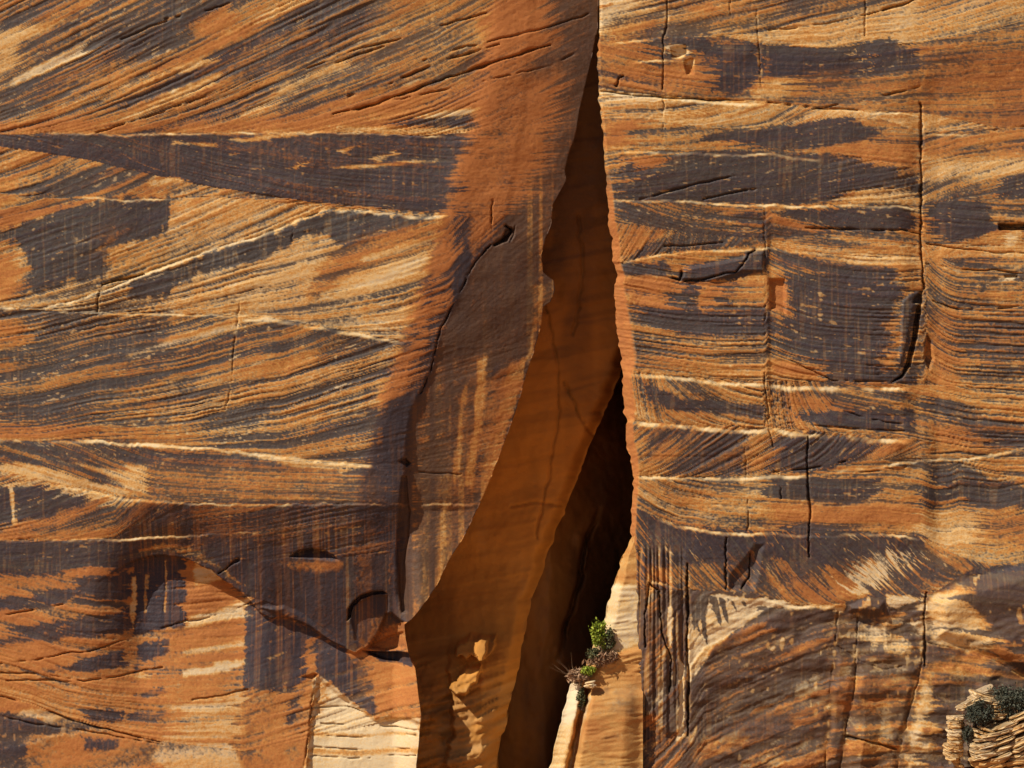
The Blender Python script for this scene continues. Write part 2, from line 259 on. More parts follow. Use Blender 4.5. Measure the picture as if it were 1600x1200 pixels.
RP = '''
C .8 8: 938,-50 1005,-50 1000,0 958,40 937,52
G .7 12: 960,40 1010,-40 1036,-40 1000,52 950,62
N .5 14: 960,45 1030,15 1034,58 960,62
B .62 16: 1042,4 1120,20 1190,-10 1260,-10 1200,40 1100,50 1042,55
D .7 12: 1215,-30 1375,-30 1300,18 1220,28
O .7 8: 1088,0 1125,4 1112,22 1085,15
G .35 10: 1200,48 1350,20 1440,4 1440,70 1300,76 1200,68
C .3 10: 1390,10 1440,4 1440,45 1395,45
O .65 14: 944,70 1022,64 1022,85 950,92
O .6 14: 944,100 1020,98 1020,140 950,138
D .9 6: 1050,60 1095,60 1110,74 1090,82 1062,72
D .96 7: 1094,78 1150,70 1182,72 1182,128 1150,142 1112,134 1126,112 1095,98
D .96 6: 1194,73 1330,80 1342,70 1400,62 1426,80 1430,106 1370,116 1300,131 1260,136 1236,120 1192,118
G .75 8: 1340,72 1352,76 1362,118 1350,118
N .5 10: 1240,115 1330,100 1330,125 1260,140
G .6 10: 1180,128 1250,120 1240,152 1180,152
D .8 8: 1028,64 1044,64 1040,142 1024,142 1022,118
B .6 12: 1300,128 1432,112 1432,150 1300,166
C .97 3: 1048,74 1060,70 1074,70 1075,82 1062,90 1052,90
C .97 2: 1064,95 1082,91 1084,104 1080,118 1074,114 1072,100
N .6 8: 1095,85 1112,85 1115,110 1098,118
O .6 10: 985,115 1075,100 1110,112 1100,140 1000,142
B .6 8: 954,150 1000,156 1034,188 950,186
B .7 6: 1226,178 1252,176 1246,187 1226,188
C .8 6: 938,138 980,145 1010,150 1060,154 1030,160 950,156
D .97 6: 1098,216 1200,202 1290,188 1332,186 1350,200 1392,208 1340,221 1250,232 1180,228
D .65 8: 985,214 1020,210 1022,226 985,226
O .8 10: 946,192 990,190 990,226 948,228
O .6 10: 1290,232 1400,205 1440,215 1440,262 1380,262 1300,244
D .97 7: 975,246 1010,252 1060,243 1200,240 1300,246 1370,262 1400,270 1442,284 1442,300 1390,296 1330,296 1300,311 1200,316 1060,313 952,309 955,292 975,280
O .85 8: 982,242 1042,242 1020,264 990,268
G .7 8: 1330,300 1390,292 1440,298 1440,314 1320,316
D .96 7: 1240,326 1400,321 1432,340 1424,356 1330,360 1270,346 1224,332
D .8 4: 970,316 1000,326 1040,346 1100,362 1190,366 1190,352 1290,358 1300,375 1385,388 1300,386 1200,373 1100,372 1000,352 968,336
O .8 4: 1200,330 1230,345 1280,360 1270,364 1220,352 1198,342
D .85 5: 1148,336 1190,330 1190,351 1150,352
O .6 8: 960,348 990,350 1040,362 985,402 968,402
D .85 5: 980,404 1030,376 1060,370 1130,376 1200,371 1190,381 1100,388 1040,393
D .93 5: 970,417 1040,409 1044,430 975,428
D .95 4: 1064,425 1072,414 1160,400 1180,389 1198,394 1198,424 1100,440 1066,437
O .8 8: 975,432 1050,434 1055,486 990,478
D .9 7: 1056,440 1086,440 1086,486 1056,486
D .85 6: 1124,440 1142,440 1142,482 1124,482
O .7 8: 1090,440 1122,440 1122,484 1090,484
D .88 6: 985,480 1100,486 1196,479 1196,520 1060,522 1010,498
D .6 6: 1020,538 1150,543 1196,536 1196,556 1030,552
D .9 6: 1204,388 1290,410 1405,420 1404,442 1300,432 1204,412
D .95 7: 1228,432 1330,430 1410,447 1402,476 1390,500 1300,502 1240,506 1228,490
D .96 7: 1222,500 1330,500 1392,510 1376,570 1430,597 1290,597 1284,570 1208,545
O .95 3: 1202,435 1227,435 1227,494 1214,484 1202,484
O .8 6: 1204,562 1280,574 1280,592 1210,582
O .5 10: 1392,488 1420,490 1400,575 1380,590
G .8 6: 1330,398 1440,402 1440,412 1340,412
D .92 5: 990,594 1012,604 1060,624 1192,636 1192,650 1050,640 1000,622
D .75 6: 1202,602 1290,614 1420,614 1420,630 1300,640 1220,640
D .96 5: 1240,648 1300,642 1424,640 1424,674 1320,666 1250,656
O .6 8: 1230,615 1290,625 1300,640 1230,636
C .5 8: 984,624 1006,640 1030,656 984,652
D .86 8: 1000,670 1162,673 1162,740 1050,736 1010,716
O .6 10: 1030,690 1060,680 1050,715 1020,720
D .93 7: 1208,682 1270,680 1382,690 1340,716 1272,734 1210,734
B .7 8: 1342,718 1430,695 1432,728 1360,738
O .55 8: 1360,690 1440,690 1430,704 1360,715
D .72 5: 1030,752 1160,750 1160,772 1040,776
D .95 6: 1202,748 1372,750 1356,784 1270,781 1220,778 1202,770
B .5 10: 1380,760 1432,760 1432,785 1380,785
O .6 14: 1200,786 1440,780 1440,828 1200,826
D .97 6: 996,796 1030,812 1060,822 1200,833 1220,829 1272,826 1400,840 1440,836 1450,858 1420,870 1380,860 1300,872 1250,886 1204,862 1194,898 1110,870 1050,880 1000,900
D .8 8: 1130,860 1186,864 1184,920 1142,920
D .8 8: 1210,896 1290,890 1322,918 1240,925
O .5 12: 1010,880 1050,880 1050,918 1010,916
O .6 14: 1230,900 1330,900 1330,942 1230,940
C .95 8: 1342,884 1396,864 1440,862 1446,870 1400,892 1372,920 1345,932 1318,922
D .85 4: 1402,876 1420,870 1428,872 1408,882
D .8 8: 1410,910 1446,872 1450,900 1425,930
G .9 5: 1190,936 1240,945 1320,945 1320,955 1200,952
D .85 14: 1000,905 1062,920 1060,1060 1064,1160 1040,1150 1000,1110
N .5 10: 1004,910 1020,915 1022,1080 1004,1080
W .85 3: 1043,948 1050,945 1052,1000 1048,1012 1042,990
W .95 3: 1060,1018 1070,1040 1070,1150 1060,1160
O .9 6: 990,1120 1036,1118 1030,1136 1010,1144 988,1136
O .6 8: 1010,1148 1056,1140 1056,1210 1012,1210
D .8 6: 982,1140 1010,1140 1014,1210 982,1210
C .6 5: 984,1165 1006,1168 1006,1176 984,1174
C .5 5: 1014,1165 1024,1160 1016,1200 1012,1200
W .98 4: 1070,1060 1078,960 1100,928 1180,935 1240,944 1190,960 1150,985 1118,1008 1090,1050 1078,1065
V .97 3: 1068,926 1110,924 1102,980 1096,970 1085,990 1078,950
V .97 2: 1110,930 1120,934 1126,960 1128,978 1122,972 1114,950
V .97 2: 1124,934 1134,938 1138,958 1140,974 1134,966 1128,950
V .95 2: 1138,936 1146,940 1150,952 1151,962 1146,954
V .95 2: 1094,950 1103,950 1107,985 1106,1006 1100,992
V .9 2: 1158,938 1166,940 1168,950 1164,948
V .95 3: 1084,950 1092,960 1098,1000 1090,985
O .3 20: 1150,985 1240,955 1310,960 1300,1010 1160,1060 1100,1060
D .75 10: 1202,998 1280,970 1292,990 1210,1020
D .72 16: 1110,1078 1280,1066 1294,1098 1260,1116 1110,1112
D .7 14: 1076,1160 1292,1160 1292,1230 1076,1230
D .93 5: 1190,952 1300,953 1306,967 1230,978 1195,985
O .3 12: 1240,1122 1292,1112 1292,1142 1240,1146
N .5 12: 1296,1040 1312,1015 1340,1070 1320,1100 1295,1200
V .96 4: 1325,942 1360,930 1384,936 1388,962 1380,968 1320,956
W 1.0 3: 1386,930 1420,932 1438,938 1415,945 1400,952 1390,948
V .93 6: 1406,955 1450,926 1448,1012 1420,1000 1408,980
O .7 8: 1382,970 1404,955 1412,985 1400,1000
W .6 10: 1344,968 1400,998 1442,1014 1402,1020 1342,1002
W .6 8: 1442,1062 1458,1080 1440,1150 1420,1200 1412,1190
G .3 8: 1345,966 1400,1002 1440,1016 1400,1022 1340,1000
B .7 10: 1312,962 1342,968 1336,1000 1310,1000
B .6 16: 1345,1030 1442,1030 1420,1210 1320,1210
D .8 6: 1350,1050 1432,1048 1424,1092 1350,1090
D .7 6: 1370,1110 1420,1110 1410,1150 1370,1140
D .8 6: 1408,1150 1430,1150 1420,1180 1408,1178
G .6 14: 1442,1060 1462,1100 1450,1200 1425,1200
O .5 16: 1450,1040 1540,1010 1530,1060 1460,1070
D .98 6: 1449,320 1480,313 1540,320 1548,345 1556,356 1520,370 1480,376 1452,360
D .98 5: 1553,290 1570,276 1600,270 1700,265 1700,306 1556,306
D .75 6: 1475,301 1520,285 1522,294 1480,306
D .98 3: 1412,474 1424,460 1442,455 1441,474 1430,480 1420,520 1408,578 1404,556 1408,505
B .8 4: 1450,515 1458,525 1463,560 1455,585 1446,560
D .78 5: 1480,402 1556,402 1556,416 1490,416
D .75 5: 1490,450 1540,447 1532,460 1488,464
D .75 4: 1495,466 1560,468 1560,474 1500,474
D .75 12: 1500,512 1560,500 1600,480 1700,480 1700,575 1530,580 1540,550 1495,540
O .6 18: 1452,490 1500,480 1500,600 1456,600
G .75 12: 1446,240 1600,246 1700,246 1700,268 1560,275 1446,280
O .6 12: 1455,215 1520,212 1520,240 1455,245
O .5 14: 1546,215 1620,205 1700,205 1700,240 1546,242
N .5 20: 1446,80 1540,85 1540,140 1446,170
N .6 16: 1546,90 1700,90 1700,190 1560,200
D .85 10: 1450,622 1500,630 1530,650 1600,664 1700,670 1700,695 1550,702 1480,662 1452,642
O .6 12: 1460,665 1500,668 1560,695 1470,695
D .88 8: 1446,742 1500,735 1562,755 1600,768 1700,775 1700,800 1540,792 1480,772 1450,792
G .7 16: 1448,800 1530,808 1540,850 1450,850
N .5 16: 1540,800 1700,800 1700,860 1540,850
B .7 10: 1452,862 1522,870 1502,890 1460,885
V .98 6: 1497,905 1515,892 1560,885 1600,880 1700,878 1700,1012 1590,1006 1560,992 1530,962 1508,932
D .9 10: 1560,985 1600,1000 1620,1060 1590,1050
C .7 14: 1456,940 1490,914 1530,985 1562,1012 1500,1016 1454,1004
G .4 16: 1456,935 1498,910 1540,980 1562,1012 1480,1012 1450,985
O .9 8: 1545,1012 1578,1000 1592,1028 1550,1036
C .8 3: 1568,362 1594,360 1594,380 1582,386 1570,378
C .9 2: 1570,432 1592,431 1592,438 1568,438
'''  # the flake beside the long joint has its shade painted in
# bedding planes that stand out as pale ragged ledges: strength width relief : line
HL_L = '''
.5 2 .10: 60,209 200,210 400,206 560,208 690,212
.6 2 .05: 120,309 200,312 270,310
.9 3 .20: 0,481 60,481 110,472 160,455 210,433 250,420 300,400 350,382 400,370 450,350 490,334 520,326
.95 4 .18: 520,326 560,329 620,334 660,338 700,336
.5 2 .08: 60,486 120,488 200,490 300,491 400,493 480,503
.9 4 .22: 372,498 410,497 440,500 480,508 560,522 600,530 628,534
.8 4 .16: 0,687 60,690 150,689 250,695 330,700 420,710 520,722 600,730
.5 3 .12: 0,741 50,750 100,760 150,770 200,779 250,783
.45 2 .10: 250,783 330,787 400,787 600,787 745,789
.6 3 .12: 0,844 60,845 120,843 180,842 300,836
.3 2 .10: 300,836 400,830
'''
HL_R = '''
.5 3 .12: 944,66 1000,63 1030,60
.8 4 .25: 938,139 980,147 1030,153 1100,158 1190,161
.6 2 .10: 1280,172 1330,175 1440,178
.6 2 .08: 980,97 1030,95 1065,96
.9 3 .12: 955,228 985,231
.5 3 .12: 955,236 1060,240 1200,240 1290,250
.7 3 .20: 948,311 1000,313 1100,316 1200,320 1300,320 1440,324
.4 2 .10: 970,410 1040,398 1120,390 1200,388 1300,397
.8 5 .22: 972,581 1000,585 1060,591 1120,596 1200,599
.9 6 .22: 1200,602 1300,604 1430,608
.9 6 .22: 984,656 1020,663 1100,668 1200,672
.95 6 .25: 1204,670 1300,681 1420,690
.7 4 .18: 992,744 1050,747 1160,746 1270,741
.6 3 .15: 1280,740 1360,732 1440,718 1520,716 1600,700
.8 4 .20: 1030,812 1060,823 1120,831 1200,833
.5 3 .15: 1200,833 1300,837 1380,835 1440,841
.7 4 .18: 1010,906 1060,920
.7 4 .15: 1190,936 1240,946 1310,946
.5 2 .08: 1440,208 1470,209 1520,209
'''
# cracks: width depth pale-edge : line
CK_L = '''
1.2 .36 0: 766,382 742,408 722,448 704,484 690,510 684,530 672,580 657,612 650,626
3 .5 0: 790,352 800,358 790,372 772,382
2 .35 .2: 770,310 768,340 770,362
2 .3 0: 155,446 152,487
3 .5 0: 160,446 190,436 225,428
1.5 .2 0: 490,1055 486,1090 482,1130 474,1200
1.5 .12 .4: 368,395 375,410 376,460 373,490 365,540 362,600 352,640
1.2 .12 0: 458,358 456,378
2 .25 0: 480,107 560,76 620,62 700,36 760,20
2 .25 0: 480,116 520,100 600,72
2.5 .3 0: 545,150 600,134 650,112 700,92 780,68
3 .4 0: 620,150 680,128 740,108 790,90 860,68
3 .35 0: 560,170 620,150 668,140
2 .25 0: 520,178 600,160 690,140 800,116 860,100 900,80
2 .25 0: 150,208 190,195 240,180 280,165 340,145 385,130
2 .25 0: 260,30 330,15 400,-10
1.5 .2 0: 190,62 240,40 300,20
1.8 .25 0: 660,95 720,75 780,60 860,40 920,18
1.8 .22 0: 0,1038 60,1030 110,1020 140,1018 180,1005 230,990 290,972
1.8 .22 0: 0,1052 60,1052 130,1064 190,1056 250,1044
1.8 .22 0: 10,1064 60,1062 120,1066
2.2 .25 0: 0,1088 50,1102 100,1122 150,1136 250,1160
1.8 .2 0: 0,1120 60,1132 150,1145 255,1164
1.5 .2 0: 0,962 60,952 100,945
2 .25 0: 290,975 340,963 384,948
1.5 .2 0: 300,1095 340,1090 384,1080
1.6 .2 0: 488,1152 560,1156 650,1150
1.6 .2 0: 482,1184 560,1188 650,1182
1.5 .2 0: 486,1110 540,1108 580,1122
2 .25 0: 500,1134 540,1136 600,1140 652,1142
1.5 .2 0: 490,1170 560,1175 640,1172
1.5 .2 0: 640,735 680,740 720,742
1.5 .3 0: 604,742 610,752
3 .3 0: 340,898 362,880 370,876
'''
CK_R = '''
2 .3 .8: 1043,-40 1042,40 1036,60 1036,140
1.5 .2 .8: 1037,152 1036,190 1034,230
1.5 .1 .5: 1143,-40 1141,40 1138,70
1.5 .1 .8: 1182,-40 1183,40 1188,90 1189,135
1.5 .15 .1: 1352,-40 1352,55
2 .3 .1: 940,142 980,148 1036,152 1100,156 1190,157
2 .22 .1: 1200,48 1290,36 1360,22 1440,-4
4 .4 .1: 1380,16 1410,8 1440,-4
3 .4 .1: 962,135 968,122 974,118
1.5 .1 .1: 1195,330 1196,400
1.5 .2 .4: 1195,400 1196,480 1195,560 1194,600 1200,640 1201,670 1208,700 1217,740
1.5 .2 .3: 1165,664 1164,700 1166,735 1169,780 1169,830
2.5 .4 .1: 1262,684 1261,720 1263,760 1266,800 1265,830 1264,870
1.5 .2 0: 1217,740 1220,780
3 .45 .1: 1440,160 1441,260 1442,330 1440,380 1443,420 1446,450
2.5 .4 0: 1052,434 1062,438 1066,424
2.5 .4 0: 1070,440 1100,436 1150,424 1160,414 1170,396 1180,391
2 .25 0: 1000,311 1040,300 1100,285 1150,275
2 .25 0: 1100,311 1150,300 1200,292
2 .25 0: 1040,385 1100,381 1130,379
2.5 .3 0: 1260,356 1330,358 1410,359 1442,366
1.8 .2 0: 1230,560 1300,594 1420,598
2 .25 0: 1230,660 1300,668 1420,674
1.8 .2 0: 1320,643 1360,655 1420,664
2.5 .3 0: 1210,738 1270,732 1320,720
2 .25 0: 1340,738 1400,733 1440,724
2 .2 0: 1450,208 1500,209 1560,202 1620,195
2 .2 0: 1270,170 1330,160 1420,140 1440,135
2 .2 0: 1200,160 1300,170 1340,172
2.5 .4 0: 1026,922 1014,910 1008,960 1008,1010
3 .5 .3: 1073,900 1075,950 1073,1000 1076,1060 1076,1150
2 .4 .3: 1030,925 1034,990 1050,1030 1046,1080
2 .4 .2: 1135,840 1135,920
2 .4 .1: 1173,865 1172,900 1160,920
2 .4 .1: 1075,880 1074,915
2.5 .4 .2: 1448,926 1444,960 1446,1000 1446,1040
1.5 .15 .7: 1310,955 1306,1010 1298,1060 1294,1120 1290,1210
1.5 .15 .7: 1342,962 1340,1000 1338,1040 1336,1080 1326,1120 1312,1210
1.5 .15 .7: 1444,1020 1436,1060 1424,1100 1412,1150 1402,1210
1.5 .12 .7: 1306,1008 1330,1020 1345,1034 1380,1046 1420,1040 1444,1030
1.5 .12 .7: 1450,1005 1500,1015 1550,1030 1600,1058
3 .4 0: 1320,1150 1350,1156 1400,1170
2 .3 0: 1320,1075 1336,1078
2 .2 0: 1450,380 1500,388 1560,394 1620,396
2 .25 0: 1450,412 1500,420 1560,422 1620,430
2 .25 0: 1460,470 1500,484 1560,482 1620,475
'''
# hollows (positive) and plates (negative): depth, edge : outline
HO_L = '''
.9 1.5 1: 450,871 465,860 485,857 505,860 520,868 532,878 515,877 490,873 465,872
.8 2 0: 541,972 541,955 548,942 560,932 580,926 598,926 604,930 580,932 562,938 550,950 546,968
.5 4 1: 546,970 552,945 580,930 606,932 606,958 590,1000 566,1018 550,1005
.7 6: 570,1016 588,990 600,960 612,960 630,974 634,1010 632,1020 600,1024
.9 3: 562,1021 600,1023 640,1022 641,1040 625,1043 600,1038 580,1030
.45 2: 790,358 800,354 801,362 792,376 780,380 784,370
.35 2: 802,358 806,352 804,366 796,378
.3 3: 626,745 634,742 640,800 640,840 634,880 640,960 628,960 622,930 620,860
.5 3: 622,720 634,715 642,724 634,730
-.25 6: 400,950 440,948 470,962 500,985 540,1015 520,1010 480,985 440,968
.35 8: 488,1058 512,1072 530,1088 586,1126 640,1122 660,1130 660,1400 470,1400 482,1120
.3 3: 468,1062 486,1056 494,1058 484,1068
'''
HO_R = '''
.35 3: 1048,74 1074,70 1075,84 1060,92 1050,90
.3 2: 1068,95 1083,91 1084,116 1074,116
1.1 2: 1562,349 1700,346 1700,358 1564,359
-.22 5: 1064,438 1070,418 1160,402 1172,394 1195,392 1196,426 1160,426 1120,440
.5 3: 1430,466 1446,450 1444,474 1428,474
1.0 2: 1412,585 1424,540 1434,480 1442,474 1436,520 1424,570 1412,590 1394,598
-.12 2: 1412,470 1426,458 1440,456 1440,474 1430,480 1420,520 1408,575 1404,560 1408,510
.4 4: 1450,520 1458,530 1462,560 1454,580 1446,560
.4 3: 1572,430 1594,428 1594,434 1574,434
.3 3: 1203,435 1227,435 1227,492 1216,484 1203,484
-.6 14: 1325,944 1360,932 1384,938 1387,962 1360,965 1322,957
-.7 26: 1450,935 1500,905 1600,880 1700,880 1700,1060 1600,1055 1540,1026 1460,1000
.3 10: 1180,850 1196,850 1178,925 1140,925 1140,900
-.2 8: 1000,850 1064,915 1066,1150 1040,1150 1000,1110
.08 8: 1074,940 1190,938 1240,948 1120,1010 1080,1070
-.15 10: 1306,1012 1342,1035 1330,1100 1312,1210 1290,1210
-.2 12: 1344,1040 1440,1040 1410,1160 1402,1230 1316,1230 1330,1100
'''
def parse(s, n, letter=False):
    out = []
    for ln in s.strip().splitlines():
        h, t = ln.split(':'); h = h.split()
        k = h.pop(0) if letter else None
        out.append((k, [float(x) for x in h], P(t)))
    return out

# ---------------------------------------------------------------- fields of one slab
def face_fields(U, V, side):
    beds = LB if side == 'L' else RB
    sh = U.shape; z = lambda: np.zeros(sh, np.float32)
    # gentle wander so that no traced line is perfectly clean
    Uw = U + 5 * N2(U / 37, V / 31, 1) + 1.6 * N2(U / 9, V / 8, 2)
    Vw = V + 1.2 * N2(U / 70, V / 50, 3) + 0.4 * N2(U / 11, V / 9, 4)
    idx = np.zeros(sh, np.int32)
    curves = [fu(b[0]) for b in beds]
    for k, c in enumerate(curves[:-1]):
        idx = np.where(Vw > c(U), k + 1, idx)
    phi = z(); bv = z(); bt = z(); sa = z(); ra = z(); lam = z() + 8; hh = z(); slp = z()
    gx = np.arange(-1400, 3000, 2.0)
    for k, b in enumerate(beds):
        m = idx == k
        if not m.any(): continue
        th = fu(b[1])(gx); T = np.cumsum(np.tan(np.radians(th))) * 2.0
        hb = fu(b[8])(U[m]) if len(b) > 8 else curves[k](U[m])
        h = np.maximum(hb - Vw[m], 0.3); h = np.where(h > 500, 500 + (h - 500) * .3, h)
        G = h + b[2] * np.log(h / b[2] + 0.25)
        c = np.cos(np.radians(np.interp(U[m], gx, th)))
        phi[m] = (G - np.interp(U[m], gx, T)) * c + 91.7 * k
        bv[m], bt[m], sa[m], ra[m], lam[m], hh[m] = b[3] + (.07 if side == 'R' else .02), b[4], b[5], b[6], b[7], h
        slp[m] = np.tan(np.radians(np.interp(U[m], gx, th))) / (1 + b[2] / np.maximum(h, 2))
    soft = SM(0, 22, hh)
    g1 = N2(U / 2.1, V / 1.9, 40); g2 = N2(U / 4.6, V / 3.8, 41); grit = .55 * g1 + .45 * g2
    phi = phi + .40 * g2 + .25 * g1 + .5 * N2(U / 17, V / 12, 42)
    # lamination: bundles and single laminae, drawn out along the bedding
    q = phi / (lam * .44)
    L0 = N2(q * .22, U / 260 + idx * 5.3, 5); L1 = N2(q * .9, U / 150 + V / 400 + idx * 9.1, 6)
    L2 = N2(q * 2.0, U / 80 + idx * 3.7, 7); L3 = N2(q * 3.9, U / 36, 8)
    L = .50 * L0 + .62 * L1 + .62 * L2 * (.4 + .6 * soft) + .40 * L3 * soft
    sh_ = 17 * L1 + 14 * L2 + 9 * L3 + 10 * N2(phi / 7, U / 40, 62); Us = Uw + sh_; Vs = Vw - slp * sh_
    blot = FB(U / 120, V / 60, 9, 3); fine = FB(U / 6, V / 5, 10, 2)
    vert = .6 * N2(U / 9, V / 160, 11) + .4 * N2(U / 3.3, V / 90, 12)
    var = bv + 0 * bv; tone = bt + .05 + .18 * L1 + .17 * L2 + .14 * blot + .10 * L3 + .15 * grit; damp = z(); red = z() + .06 + .50 * ((idx >= 10) & (side == 'L')) + .16 * N2(U / 90, V / 45, 13); brn = z()
    if side == 'L':
        sal = SALM(V)
        right = SM(-8, 16, U - sal + 7 * L1) * (V < 1040)
        inner = SM(-4, 10, U - CRK(V)) * (V < 985)
        low = SM(0, 60, V - 1000)
    else:
        right = z(); inner = z(); sal = None
    var = var * (1 - right) + right * (.76 + .14 * inner * SM(760, 480, V) + .30 * vert + .2 * N2(U / 24, V / 260, 45)); tone = tone * (1 - right) + right * (.29 + .06 * L1 + .08 * vert)
    red = red * (1 - right) + right * (.12 + .3 * N2(U / 40, V / 200, 14))
    brn = brn + .8 * inner
    if side == 'L':
        stk = SM(.10, .65, N2(U / 9, V / 420, 50) + .5 * N2(U / 22, V / 260, 51)); std = SM(.15, .7, N2(U / 13, V / 380, 52))
        zone = inner * SM(480, 600, V + 2 * (U - 700))
        var = var - .45 * stk * zone + .26 * std * right; tone = tone + .26 * stk * zone - .05 * std
        red = red - .25 * std * right + .2 * N2(U / 11, V / 300, 53) * right
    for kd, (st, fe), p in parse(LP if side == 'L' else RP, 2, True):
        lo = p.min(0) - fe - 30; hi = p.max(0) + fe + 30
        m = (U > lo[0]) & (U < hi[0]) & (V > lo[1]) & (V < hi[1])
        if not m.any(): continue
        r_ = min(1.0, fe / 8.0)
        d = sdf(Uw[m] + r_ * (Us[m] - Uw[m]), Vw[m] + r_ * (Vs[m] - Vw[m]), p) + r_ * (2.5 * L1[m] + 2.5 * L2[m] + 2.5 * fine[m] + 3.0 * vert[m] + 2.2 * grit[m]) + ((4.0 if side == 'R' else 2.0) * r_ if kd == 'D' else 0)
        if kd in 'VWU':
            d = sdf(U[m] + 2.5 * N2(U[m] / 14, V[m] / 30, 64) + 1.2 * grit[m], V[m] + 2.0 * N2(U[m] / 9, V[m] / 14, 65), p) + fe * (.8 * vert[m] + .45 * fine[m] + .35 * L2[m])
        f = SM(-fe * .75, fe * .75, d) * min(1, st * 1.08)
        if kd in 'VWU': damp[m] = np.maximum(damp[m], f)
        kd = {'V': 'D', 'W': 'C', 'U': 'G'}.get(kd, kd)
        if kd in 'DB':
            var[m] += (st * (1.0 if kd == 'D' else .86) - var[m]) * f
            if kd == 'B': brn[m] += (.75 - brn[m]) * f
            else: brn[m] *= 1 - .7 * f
        else:
            t_, r0, vv = {'G': (.78, .05, .10), 'C': (.93, 0, .03), 'O': (.36, .55, .08), 'S': (.33, .98, .08), 'N': (.30, .25, .42)}[kd]
            tone[m] += (t_ + (.12 * L1[m] if kd != 'C' else .12 * L1[m] + .14 * L2[m] + .10 * blot[m]) - tone[m]) * f; red[m] += (r0 - red[m]) * f; var[m] += (vv - var[m]) * f
            if kd == 'N': brn[m] += (.9 - brn[m]) * f
    Vp = var
    if side == 'R': brn = brn + .45 * (idx == len(RB) - 1)
    str_ = sa * (1 - .75 * damp) * (1 - .55 * right) * (1 - .45 * inner) * (1 - .64 * SM(.68, .97, Vp))
    x = Vp - .5 + str_ * (.98 * L + .50 * blot + .13 * vert + .10 * fine) + .20 * grit * (1 - .6 * inner) + .10 * (1 - SM(.5, .9, Vp)) * grit - .07 * SM(.2, .9, vert)
    varn = SM(-.27, .27, x)
    # bright flecks where the crust has spalled along the laminae
    fl = N2(phi / 2.6, U / 7.5, 15) + .45 * N2(phi / 9, U / 40, 16)
    fleck = SM(.80, 1.05, fl) * (.3 + .7 * sa) * (1 - right) * .8
    varn = varn * (1 - fleck); tone = tone + .28 * fleck
    # runs of water stain
    run = SM(.30, .75, N2(U / 3.6, V / 75, 17) + .3 * vert) * varn
    brn = np.clip(brn + (.25 * blot + .28 * L2 + .08 + .22 * grit + .30 * np.maximum(0, vert)) * (1 - .65 * SM(.6, .95, Vp)) + .60 * SM(.92, .40, varn), 0, 1)
    varn = varn * (1 - .13 * SM(.35, .8, N2(U / 2.6, V / 60, 43) + .5 * N2(U / 30, V / 40, 44)) * SM(.6, .9, Vp))
    if side == 'L':
        zw = SM(160, 230, U) * SM(640, 612, U) * SM(775, 830, V) * SM(1100, 1040, V) * SM(.55, .8, Vp)
        thin = N2(U / 2.7, V / 120, 60); broad = N2(U / 8, V / 200, 61)
        varn = np.clip(varn - zw * (.30 * SM(.25, .75, thin) + .12 * SM(.2, .7, broad)), 0, 1); brn = np.clip(brn + zw * (.30 * broad - .10), 0, 1)
        tone = tone - .12 * zw
    # ---- relief (metres, positive = back into the cliff)
    Y = .30 * FB(U / 260, V / 200, 18, 3) + .07 * FB(U / 45, V / 38, 20, 2)
    saw = lambda t: (t - np.floor(t))
    rel = .085 * SM(-.05, .13, L1) + .035 * np.abs(L1) + .055 * L2 + .016 * L3 * soft + .05 * L0
    Y = Y + (.35 + .85 * SM(-.35, .45, N2(U / 170, V / 70, 63))) * ra * (1 - .6 * right) * (1 - .5 * inner) * (1 - .55 * SM(.8, 1, Vp)) * rel * .55
    Y = Y + .012 * fine + .008 * g2 + .006 * g1
    if side == 'L':
        d = (U - sal) * PX
        act = SM(1010, 960, V)
        Y = Y + act * np.where(d > 0, .245 * (np.sqrt(d * d + .8) - .9) , 0)
        Y = Y + act * inner * (.04 + .34 * SM(420, 900, V))
        # overhanging brow and the arch beneath it
        lip = fu('-60,960 100,930 160,903 180,892 196,881 212,874 232,869 252,868 272,870 292,875 312,885 332,897 352,911 372,925 388,940 402,958 420,968 440,966 470,974 500,996 552,1024 600,1000 640,985 700,985')(U)
        win = SM(140, 230, U) * SM(660, 610, U)
        k1 = np.clip((V - 785) / np.maximum(lip - 785, 30), 0, 1)
        LX = np.arange(-100, 1000, 4.0); LY = np.convolve(np.pad(np.interp(LX, [160, 196, 250, 292, 340, 388, 440, 500, 552, 600, 640], [903, 881, 868, 875, 901, 940, 960, 996, 1010, 1008, 1000]), 24, mode='edge'), np.ones(49) / 49, 'valid')
        lip2 = np.interp(U, LX, LY).astype(np.float32)
        rec = np.maximum(lip2 - 785, 40) * PX * .26
        below = np.clip((V - lip2) / 330, 0, 1)
        step = SM(0, 3, V - lip)
        Y = Y + win * (rec * k1 ** 1.15 * (1 - SM(0, 1, below)) + step * (.30 + .62 * SM(170, 220, U) * SM(420, 350, U)) * (1 - SM(0, 1, below)))
        # bulge that carries the brow
        Y = Y - win * .35 * np.exp(-((V - 785) / 50) ** 2)
    else:
        wst = np.maximum(SW(V), 2); t = np.clip((U - ER(V)) / wst, 0, 1)
        Y = Y + PX * wst * 1.5 * (1 - t) ** 1.6
        strip = SM(1.05, .75, (U - ER(V)) / wst) * SM(250, 320, V) * SM(860, 840, V)
        varn = varn * (1 - .9 * strip); tone = tone + (.42 + .2 * fine - tone) * strip; red = red + (.8 - red) * strip
        Y = Y + .10 * strip * np.abs(FB(U / 9, V / 7, 21, 2))
        # roll towards the long joint
        jt = (U - 1441) * PX
        Y = Y + .42 * np.exp(-(jt / .9) ** 2) * SM(60, 170, V) * SM(760, 600, V) * .8
        Y = Y + .35 * SM(0, 30, U - 1441) * SM(60, 170, V) * SM(900, 800, V)
